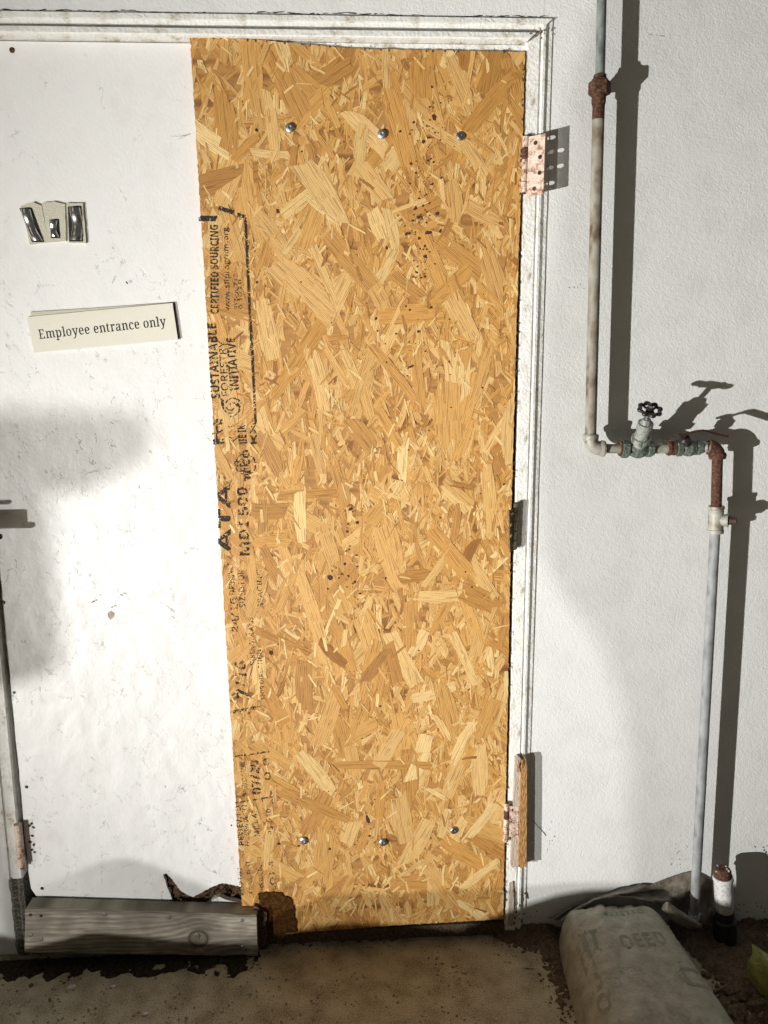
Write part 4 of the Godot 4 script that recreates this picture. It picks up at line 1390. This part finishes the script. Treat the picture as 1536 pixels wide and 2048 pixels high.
	ring_fit(at(1390, 895, z), at(1404, 894.5, z), [Vector2(0, 0.0155), Vector2(0.15, 0.0172), Vector2(0.85, 0.0172), Vector2(1, 0.0155)], M.verdigris, t, "ball_valve_nut", 6, 0.4)
	ring_fit(at(1403, 894.5, z), at(1410, 894.3, z), [Vector2(0, 0.0135), Vector2(1, 0.0135)], M.white_fitting, t, "seal_ring")
	s = Shape.new()
	var base := at(1376, 890, z + 0.008)
	var hub := at(1366, 871, 0.085)
	s.lathe(base, hub - base, [Vector2(0, 0), Vector2(0, 0.009), Vector2(0.018, 0.0085), Vector2(0.02, 0.0115), Vector2(0.03, 0.0115), Vector2(0.033, 0.006), Vector2(0.04, 0.006), Vector2(0.04, 0)], 12)
	put("ball_valve_stem", s.done(), M.black_metal, t)
	s = Shape.new()
	lever(s, [at(1353, 869, 0.082), at(1372, 869, 0.084), at(1392, 862, 0.087), at(1404, 861, 0.088), at(1420, 865, 0.087), at(1454, 874, 0.085)], 0.0065, 0.002)
	put("ball_valve_lever", s.done(), M.lever_red, t)
	bar(at(1408, 894.4, z), at(1424, 895, z), 0.0112, M.galvanised, t)
	# rusted elbow and pipe, tee with plug, long grey pipe to the floor
	s = Shape.new()
	e = []
	for i in 9:
		var th := i / 8.0 * PI / 2
		e.append(at(1417 + 18 * sin(th), 894.5 + 19 * (1 - cos(th)), z))
	e.append(at(1435, 918, z))
	s.tube(e, [0.0165, 0.0168, 0.0168, 0.0165], 20)
	put("elbow", s.done(), M.rust, t)
	ring_fit(at(1435, 906, z), at(1435, 917, z), [Vector2(0, 0.0175), Vector2(0.4, 0.0192), Vector2(1, 0.0178)], M.rust, t, "elbow_collar")
	bar(at(1435, 912, z), at(1432.5, 1018, z), 0.0116, M.rust, t)
	ring_fit(at(1432.6, 1012, z), at(1431, 1066, z), [Vector2(0, 0.0175), Vector2(0.1, 0.018), Vector2(0.13, 0.0165), Vector2(0.86, 0.0165), Vector2(0.88, 0.0178), Vector2(1, 0.0172)], M.galvanised, t, "tee")
	var b0 := at(1432, 1040, z)
	var b1 := at(1457, 1041, z + 0.014)
	ring_fit(b0, b1, [Vector2(0, 0.0135), Vector2(0.8, 0.0135), Vector2(0.81, 0.015), Vector2(1, 0.0148)], M.galvanised, t, "tee_branch")
	ring_fit(b1 - (b1 - b0) * 0.1, at(1473, 1041.5, z + 0.024), [Vector2(0, 0.0098), Vector2(0.5, 0.0098), Vector2(0.52, 0.0085), Vector2(1, 0.008)], M.rust_dark, t, "plug", 8)
	bar(at(1430.5, 1060, z), at(1388, 1838, z), 0.0112, M.grey_pipe, t)
	bar(at(1389, 1826, z), at(1388, 1836, z), 0.0135, M.white_fitting, t, "foot_collar")

func lever(s: Shape, pts: Array, width: float, thick: float) -> void:
	# a flat bent strip; its width runs towards the viewer
	for i in pts.size() - 1:
		var a: Vector3 = pts[i]
		var b: Vector3 = pts[i + 1]
		var d := (b - a).normalized()
		var w := Vector3(0.05, 0.12, 1).normalized() * width
		var n := d.cross(w).normalized() * thick
		var c := (a + b) / 2
		for f in [[a - w - n, b - w - n, b + w - n, a + w - n], [a - w + n, b - w + n, b + w + n, a + w + n], [a - w - n, b - w - n, b - w + n, a - w + n], [a + w - n, b + w - n, b + w + n, a + w + n], [a - w - n, a + w - n, a + w + n, a - w + n], [b - w - n, b + w - n, b + w + n, b - w + n]]:
			s.face(f, c)

func build_standpipe() -> void:
	var z := 0.062
	var t := thing("standpipe", "short white capped standpipe with a rusty top beside the foot of the grey pipe", "standpipe", Vector3.ZERO)
	ring_fit(at(1446, 1752, z), at(1449, 1824, z), [Vector2(0, 0.023), Vector2(0.08, 0.0242), Vector2(0.1, 0.0222), Vector2(0.4, 0.0215), Vector2(0.8, 0.022), Vector2(1.0, 0.0195)], M.white_fitting, t, "sleeve")
	ring_fit(at(1444, 1736, z), at(1446, 1757, z), [Vector2(0, 0.015), Vector2(0.2, 0.0205), Vector2(0.7, 0.021), Vector2(0.9, 0.022), Vector2(1, 0.021)], M.rust, t, "cap", 10)
	ring_fit(at(1449, 1820, z), Vector3(at(1450, 1884, z).x, 0.0, z), [Vector2(0, 0.0225), Vector2(0.25, 0.0235), Vector2(0.3, 0.027), Vector2(0.9, 0.028), Vector2(1, 0.032)], M.black_plastic, t, "base")
	var s := Shape.new()
	for k in 8:
		flake(s, at(rng.randf_range(1432, 1462), rng.randf_range(1730, 1752), z + 0.016), rng.randf_range(0.003, 0.008), rng.randf_range(0.003, 0.006), rng.randf() * 3.0)
	put("rust_scale", s.done(), M.white_fitting, t)

# ---------------------------------------------------------------- sacks
var sack_noise := FastNoiseLite.new()

# surface of the lying sack: u across -1..1, v from the wall end -1 to the far end 1
func sack_point(u: float, v: float) -> Vector3:
	var f := (v + 1.0) * 0.5
	var zz := lerpf(0.012, 0.66, f)
	var xl := lerpf(0.497, 0.44, f)
	var xr := lerpf(0.752, 0.80, f)
	var round_end := pow(maxf(0.0, 1.0 - pow(absf(v), 9.0)), 0.5)
	var cross := pow(maxf(0.0, 1.0 - pow(absf(u), 5.0)), 0.5)
	var squeeze := lerpf(0.78, 1.0, round_end)
	var x := (xl + xr) / 2 + (xr - xl) / 2 * u * squeeze
	var folds := sack_noise.get_noise_2d(u * 1.2 + v * 0.3, v * 2.2) * 0.004
	# creases that fan out from the folded end
	var fan := exp(-(v + 1.0) * 3.2)
	folds += sin(u * 7.0 + v * 5.0 + sack_noise.get_noise_2d(u, v) * 4.0) * 0.007 * fan
	var ridge := absf(sack_noise.get_noise_2d(u * 1.6 + 7.0, v * 1.1 + u * 0.8))
	folds -= 0.006 * exp(-ridge * 22.0) * (0.25 + fan)
	var y := lerpf(0.125, 0.112, f) * cross * round_end + folds * cross * round_end
	return Vector3(x, maxf(y, -0.004), zz)

func build_sacks() -> void:
	sack_noise.seed = 12
	sack_noise.frequency = 0.9
	sack_noise.fractal_octaves = 4
	var t := thing("dusty_sack", "full dusty grey brown sack with faded print lying against the wall under the pipe", "sack")
	var s := Shape.new(true)
	var rows := []
	for j in 61:
		var row := PackedVector3Array()
		for i in 45:
			row.append(sack_point(i / 22.0 - 1.0, j / 30.0 - 1.0))
		rows.append(row)
	rows.reverse()
	s.sheet(rows)
	put("body", s.done(), M.sack, t)
	# faded print pressed on to the sack's surface
	for q in [["QUIII", -0.62, 0.1, -0.66, -0.52, 0.2, "sack_print"], ["II", -0.5, -0.56, -0.8, -0.60, 0.2, "sack_print_green"], ["OEED", -0.2, -0.36, 0.55, -0.40, 0.13, "sack_print"], ["C", 0.42, -0.02, 0.8, -0.04, 0.17, "sack_print"], ["C", 0.5, -0.17, 0.62, -0.19, 0.07, "sack_print_green"], ["OIIIID", -0.25, -0.70, 0.5, -0.73, 0.05, "sack_print_green"]]:
		var tm := TextMesh.new()
		tm.text = q[0]
		tm.font = font_of("Droid Sans", true)
		tm.font_size = 48
		tm.pixel_size = 0.01
		tm.depth = 0.0
		tm.curve_step = 2.0
		tm.horizontal_alignment = HORIZONTAL_ALIGNMENT_LEFT
		tm.vertical_alignment = VERTICAL_ALIGNMENT_BOTTOM
		var box := tm.get_aabb()
		var src := tm.surface_get_arrays(0)
		var pos: PackedVector3Array = src[Mesh.ARRAY_VERTEX]
		var idx: PackedInt32Array = src[Mesh.ARRAY_INDEX]
		var a := Vector2(q[1], q[2])
		var b := Vector2(q[3], q[4])
		var along := b - a
		var up: Vector2 = Vector2(along.y, -along.x).normalized() * float(q[5])
		s = Shape.new(true)
		var map := func(p: Vector3) -> Vector3:
			var w: Vector2 = a + along * ((p.x - box.position.x) / box.size.x) + up * ((p.y - box.position.y) / box.size.y)
			w = w.clamp(Vector2(-0.97, -0.97), Vector2(0.97, 0.97))
			return sack_point(w.x, w.y) + Vector3(0, 0.0006, 0.0003)
		for i in range(0, idx.size(), 3):
			var p0: Vector3 = map.call(pos[idx[i]])
			var p1: Vector3 = map.call(pos[idx[i + 1]])
			var p2: Vector3 = map.call(pos[idx[i + 2]])
			if (p1 - p0).cross(p2 - p0).y < 0.0:
				s.tri(p0, p2, p1)
			else:
				s.tri(p0, p1, p2)
		put("print", s.done(), M[q[6]], t)
	# dust and grains lying on it
	s = Shape.new()
	for k in 260:
		var p := sack_point(rng.randf_range(-0.85, 0.85), rng.randf_range(-0.9, 0.2))
		var r := 0.0006 + pow(rng.randf(), 4.0) * 0.0016
		s.face([p + Vector3(r, 0.001, 0), p + Vector3(0, 0.001 + r, -r), p + Vector3(-r, 0.001, 0), p + Vector3(0, 0.001 + r * 0.3, r)], p)
	put("dust_grains", s.done(), M.tile_plastic, t).set_meta("kind", "stuff")
	# the empty folded end, propped up against the wall
	s = Shape.new(true)
	var topline := [[1096, 1838], [1140, 1815], [1182, 1796], [1225, 1782], [1262, 1774], [1280, 1768], [1300, 1770], [1330, 1758], [1360, 1748], [1386, 1742], [1408, 1752], [1424, 1762]]
	var low := [[1128, 1842], [1150, 1822], [1190, 1800], [1235, 1792], [1270, 1796], [1300, 1806], [1330, 1815], [1352, 1826], [1375, 1838], [1395, 1848], [1412, 1850], [1426, 1846]]
	rows = []
	for j in 11:
		var f := j / 10.0
		var row := PackedVector3Array()
		for i in 45:
			var g := i / 44.0 * (topline.size() - 1)
			var k := mini(int(g), topline.size() - 2)
			var a: Vector2 = Vector2(topline[k][0], topline[k][1]).lerp(Vector2(topline[k + 1][0], topline[k + 1][1]), g - k)
			var b: Vector2 = Vector2(low[k][0], low[k][1]).lerp(Vector2(low[k + 1][0], low[k + 1][1]), g - k)
			var depth := lerpf(0.006, 0.05, f) + 0.012 * sin(f * 7.0 + i * 0.35) * sin(f * PI) + sack_noise.get_noise_2d(i * 0.15, f * 3.0) * 0.012 * f
			var p := a.lerp(b, f)
			row.append(at(p.x, p.y, maxf(depth, 0.004)))
		rows.append(row)
	rows.reverse()
	s.sheet(rows)
	put("folded_end", s.done(), M.dark_film, t)
	# corner ear of the sack
	s = Shape.new(true)
	s.tube([at(1330, 1812, 0.09), at(1352, 1832, 0.10), at(1380, 1846, 0.105), at(1402, 1852, 0.10)], [0.012, 0.016, 0.013, 0.004], 10)
	put("corner_ear", s.done(), M.dark_film, t)
	# yellow sack at the picture's corner
	var y := thing("yellow_sack", "rumpled yellow green sack on the ground at the right of the dusty sack", "sack")
	s = Shape.new(true)
	var edge := roughened(outline(0.2, [1502, 1884, 1518, 1893, 1540, 1910, 1600, 1930, 1680, 1990, 1690, 2120, 1560, 2130, 1528, 2040, 1510, 1995, 1498, 1960, 1493, 1935]), 0.02, 0.0012)
	var c := Vector2.ZERO
	for p in edge:
		c += p / edge.size()
	rows = []
	for j in 12:
		var f := j / 11.0
		var row := PackedVector3Array()
		for p in edge:
			var q := c.lerp(p, 1.0 - f)
			row.append(Vector3(q.x, q.y, 0.2 + 0.085 * sqrt(1.0 - (1.0 - f) * (1.0 - f)) + sack_noise.get_noise_2d(q.x * 9.0, q.y * 9.0) * 0.03 * (1.0 - f)))
		rows.append(row)
	if Geometry2D.is_polygon_clockwise(edge):
		for row in rows:
			row.reverse()
	s.sheet(rows, Vector2.ONE, true)
	put("body", s.done(), M.yellow_sack, y)

# ---------------------------------------------------------------- dirt, crumbs, twigs
func lump_mesh(sd: int) -> ArrayMesh:
	var r := RandomNumberGenerator.new()
	r.seed = sd
	var s := Shape.new()
	var rings := []
	for j in 4:
		var ph := lerpf(-PI / 2, PI / 2, j / 3.0)
		var row := PackedVector3Array()
		for i in 6:
			var th := TAU * i / 6.0
			row.append(Vector3(cos(th) * cos(ph), sin(ph) * 0.7, sin(th) * cos(ph)) * r.randf_range(0.65, 1.1))
		row.reverse()
		rings.append(row)
	s.sheet(rings, Vector2.ONE, true)
	return s.done()

func scatter(called: String, m: Material, mesh: Mesh, places: Array, tints: Array = []) -> void:
	var mm := MultiMesh.new()
	mm.transform_format = MultiMesh.TRANSFORM_3D
	mm.use_colors = tints.size() > 0
	mm.mesh = mesh
	mm.instance_count = places.size()
	for i in places.size():
		mm.set_instance_transform(i, places[i])
		if tints.size():
			mm.set_instance_color(i, tints[i])
	var o := MultiMeshInstance3D.new()
	o.name = numbered(called)
	o.multimesh = mm
	o.material_override = m
	add_child(o)
	o.set_meta("kind", "stuff")
	o.set_meta("label", "dark soil crumbs gathered along the foot of the wall and the sack" if called == "soil_crumbs" else "pale grit and sand grains strewn over the muddy concrete")
	o.set_meta("category", "soil" if called == "soil_crumbs" else "gravel")

func lump_at(p: Vector3, r: float) -> Transform3D:
	var b := Basis.from_euler(Vector3(rng.randf() * TAU, rng.randf() * TAU, rng.randf() * TAU)).scaled(Vector3(r, r * rng.randf_range(0.5, 1.0), r))
	return Transform3D(b, p)

func build_debris() -> void:
	var lumps := lump_mesh(3)
	var places := []
	# [px0, py0, px1, py1, spread px x, spread px y, count, size]
	for q in [[545, 1885, 1010, 1858, 10, 7, 260, 0.003], [1010, 1868, 1105, 1872, 18, 14, 300, 0.0045], [1070, 1868, 1112, 1858, 12, 10, 120, 0.006], [1105, 1880, 1118, 1960, 16, 24, 160, 0.0042], [1118, 1960, 1135, 2048, 12, 24, 100, 0.0036], [1420, 1860, 1540, 1850, 14, 14, 220, 0.006], [1440, 1900, 1480, 2040, 22, 40, 260, 0.006], [1480, 2000, 1520, 2048, 20, 20, 60, 0.014], [0, 1925, 530, 1925, 14, 10, 120, 0.0028], [20, 1940, 250, 1980, 60, 20, 40, 0.003]]:
		for k in q[6]:
			var f := rng.randf()
			var p := on_ground(lerpf(q[0], q[2], f) + rng.randfn() * q[4], lerpf(q[1], q[3], f) + rng.randfn() * q[5])
			p.z = maxf(p.z, 0.004)
			var r: float = q[7] * (0.3 + absf(rng.randfn()) * 0.6)
			places.append(lump_at(p + Vector3(0, r * 0.35, 0), r))
	scatter("soil_crumbs", M.soil, lumps, places)
	# soil washed up against the wall, thin and ragged at its rim
	var n := FastNoiseLite.new()
	n.seed = 33
	n.frequency = 42.0
	n.fractal_octaves = 5
	var h := Shape.new(true)
	var rows := []
	for j in 67:
		var zz := 0.003 + j * 0.006
		var row := PackedVector3Array()
		for i in 231:
			var x := -0.26 + i * 0.006
			var bed := 0.55 * exp(-zz / 0.018) * smoothstep(-0.26, -0.16, x) * (1.0 - 0.5 * smoothstep(0.1, 0.25, x) * smoothstep(0.36, 0.3, x))
			bed += 1.5 * exp(-pow((x - 0.42) / 0.055, 2.0)) * exp(-zz / 0.04)
			bed += 1.0 * exp(-pow((x - 0.487 + zz * 0.12) / 0.03, 2.0)) * exp(-zz / 0.3)
			bed += 1.6 * smoothstep(0.76 + zz * 0.3, 0.80 + zz * 0.3, x) * (0.75 + 0.5 * n.get_noise_2d(x * 0.3, zz * 0.3))
			bed *= smoothstep(1.10, 0.95, x + n.get_noise_2d(zz, x) * 0.08) * smoothstep(0.40, 0.31, zz + n.get_noise_2d(x, zz) * 0.06)
			row.append(Vector3(x, (bed - 0.42) * 0.016 + n.get_noise_2d(x, zz) * 0.011 * minf(1.0, bed + 0.2), zz))
		rows.append(row)
	rows.reverse()
	h.sheet(rows)
	# near-black sheet: the deep shade under the plank, put into colour
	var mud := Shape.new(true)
	var shade_rows := []
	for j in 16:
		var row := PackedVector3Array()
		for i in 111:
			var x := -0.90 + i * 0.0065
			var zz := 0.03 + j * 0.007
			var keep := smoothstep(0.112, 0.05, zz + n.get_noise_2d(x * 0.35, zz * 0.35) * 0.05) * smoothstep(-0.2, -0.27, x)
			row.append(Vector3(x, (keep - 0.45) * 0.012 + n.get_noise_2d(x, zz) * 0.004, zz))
		shade_rows.append(row)
	shade_rows.reverse()
	mud.sheet(shade_rows)
	var wet := put("mud", mud.done(), M.plank_shade)
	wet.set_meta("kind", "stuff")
	tag(wet, "near-black sheet painted as the deep shade along the bottom of the grey plank", "mud")
	var heap := put("soil", h.done(), M.soil)
	heap.set_meta("kind", "stuff")
	tag(heap, "dark soil washed up against the foot of the wall and round the sack", "soil")
	places = []
	var tints := []
	for k in 5000:
		var p := on_ground(rng.randf_range(-10, 1546), rng.randf_range(1875, 2052))
		p.z = maxf(p.z, 0.03)
		var r := 0.0005 + pow(rng.randf(), 5.0) * 0.0035
		places.append(lump_at(p + Vector3(0, r * 0.3, 0), r))
		var g := rng.randf()
		tints.append(Color(0.24, 0.195, 0.125).lerp(Color(0.5, 0.45, 0.36), g * g))
	scatter("grit", M.grit, lumps, places, tints)
	# single bits one can pick out
	for q in [[1058, 1936, 22, 0.2, "pale straw lying on the concrete left of the dusty sack", "straw"], [322, 1938, 20, -0.9, "pale wood sliver on the ground below the grey plank", "wood sliver"]]:
		var a := on_ground(q[0], q[1], 0.002)
		var o := thing("straw" if q[5] == "straw" else "wood_sliver", q[4], q[5], a)
		var s := Shape.new()
		var d: Vector3 = Vector3(cos(q[3]), 0, sin(q[3])) * float(q[2]) * 0.0006
		s.tube([a - d, a + Vector3(0, 0.001, 0), a + d], [0.0012, 0.0016, 0.0009], 6)
		put("stalk", s.done(), M.pale_wood, o)
	for q in [[226, 1973, 0.008, "small pale stone chip on the mud left of the door step"], [290, 2028, 0.007, "small pale stone chip near the bottom edge of the picture"], [142, 1974, 0.012, "broad flat pale stone chip half sunk in the mud below the plank"]]:
		var p := on_ground(q[0], q[1], 0.001)
		var o := thing("stone_chip", q[3], "stone", p, "stone chips on the mud")
		var s := MeshInstance3D.new()
		s.name = "chip"
		s.mesh = lumps
		s.material_override = M.white_fitting
		s.scale = Vector3(q[2], q[2] * 0.4, q[2] * 0.7)
		o.add_child(s)

# ---------------------------------------------------------------- things beside the picture that shade it
func build_out_of_frame() -> void:
	# added low bank, out of view, shaped to keep the floodlights off the ground
	var s := Shape.new(true)
	var n := FastNoiseLite.new()
	n.seed = 4
	n.frequency = 5.0
	var rows := []
	for j in 15:
		var row := PackedVector3Array()
		var f := j / 14.0
		for i in 91:
			var x := lerpf(-3.6, 1.4, i / 90.0)
			var top := 0.145 + 0.135 * exp(-pow((x + 1.36) / 0.11, 2.0)) + 0.064 * smoothstep(-0.70, -0.63, x) + 0.03 * exp(-pow((x + 0.97) / 0.09, 2.0)) + 0.05 * smoothstep(-1.3, -1.5, x) + n.get_noise_2d(x, 3.0) * 0.006
			var prof := sin(f * PI)
			row.append(Vector3(x, top * pow(prof, 0.7) - 0.004, 0.8 + (0.5 - f) * 0.44 + n.get_noise_2d(x, 0.0) * 0.02))
		rows.append(row)
	s.sheet(rows)
	put("added_shade_bank", s.done(), M.soil)
	get_node("added_shade_bank").set_meta("kind", "structure")
	# added box on a post, out of view: shades part of the white door
	var t := thing("added_shade_box", "added grey box on a thin post out of view, shading the white door", "light blocker", Vector3(-1.47, 0, 1.6))
	s = Shape.new()
	s.box(Vector3(-1.485, 0.605, 1.6), Vector3(0.085, 0.21, 0.1), 0.01)
	put("box", s.done(), M.grey_pipe, t)
	s = Shape.new()
	s.box(Vector3(-1.440, 0.70, 1.6), Vector3(0.165, 0.042, 0.11), 0.012)
	put("lid", s.done(), M.grey_pipe, t)
	s = Shape.new()
	s.tube([Vector3(-1.485, 0, 1.6), Vector3(-1.485, 0.52, 1.6)], [0.006])
	put("post", s.done(), M.grey_pipe, t)
	# added bin shape, out of view: keeps the nearer floodlight off the wall by the pipes
	t = thing("added_shade_bin", "added grey bin shape with a wide drum on a narrow pedestal, out of view, shading the wall by the pipes", "litter bin", Vector3(-0.78, 0, 1.56))
	s = Shape.new()
	s.lathe(Vector3(-0.78, 0, 1.56), Vector3.UP, [Vector2(0, 0), Vector2(0, 0.1), Vector2(0.02, 0.095), Vector2(0.035, 0.06), Vector2(0.26, 0.058), Vector2(0.37, 0.063), Vector2(0.446, 0.067), Vector2(0.491, 0.076), Vector2(0.537, 0.09)], 32)
	put("pedestal", s.done(), M.grey_pipe, t)
	s = Shape.new()
	s.lathe(Vector3(-0.78, 0, 1.56), Vector3.UP, [Vector2(0.537, 0.09), Vector2(0.581, 0.111), Vector2(0.61, 0.126), Vector2(0.643, 0.135), Vector2(0.712, 0.141), Vector2(0.80, 0.141), Vector2(0.884, 0.138)], 32)
	put("drum", s.done(), M.grey_pipe, t)
	s = Shape.new()
	s.lathe(Vector3(-0.78, 0, 1.56), Vector3.UP, [Vector2(0.884, 0.136), Vector2(0.985, 0.129), Vector2(1.062, 0.124), Vector2(1.12, 0.11), Vector2(1.14, 0.09), Vector2(1.15, 0.0)], 32)
	put("lid", s.done(), M.lamp_housing, t)
	# pull handle left of the frame, whose shadow reaches the door
	t = thing("pull_handle", "dark bracket handle on the wall left of the white door", "handle", Vector3(-0.87, 1.05, 0))
	s = Shape.new()
	s.box(Vector3(-0.835, 1.055, 0.045), Vector3(0.15, 0.04, 0.012), 0.003)
	s.box(Vector3(-0.835, 1.041, 0.045), Vector3(0.18, 0.012, 0.012), 0.003)
	s.box(Vector3(-0.87, 1.092, 0.045), Vector3(0.16, 0.008, 0.012), 0.003)
	put("grip", s.done(), M.black_metal, t)
	s = Shape.new()
	s.box(Vector3(-0.9, 1.06, 0.0195), Vector3(0.03, 0.08, 0.039), 0.003)
	put("bracket", s.done(), M.black_metal, t)
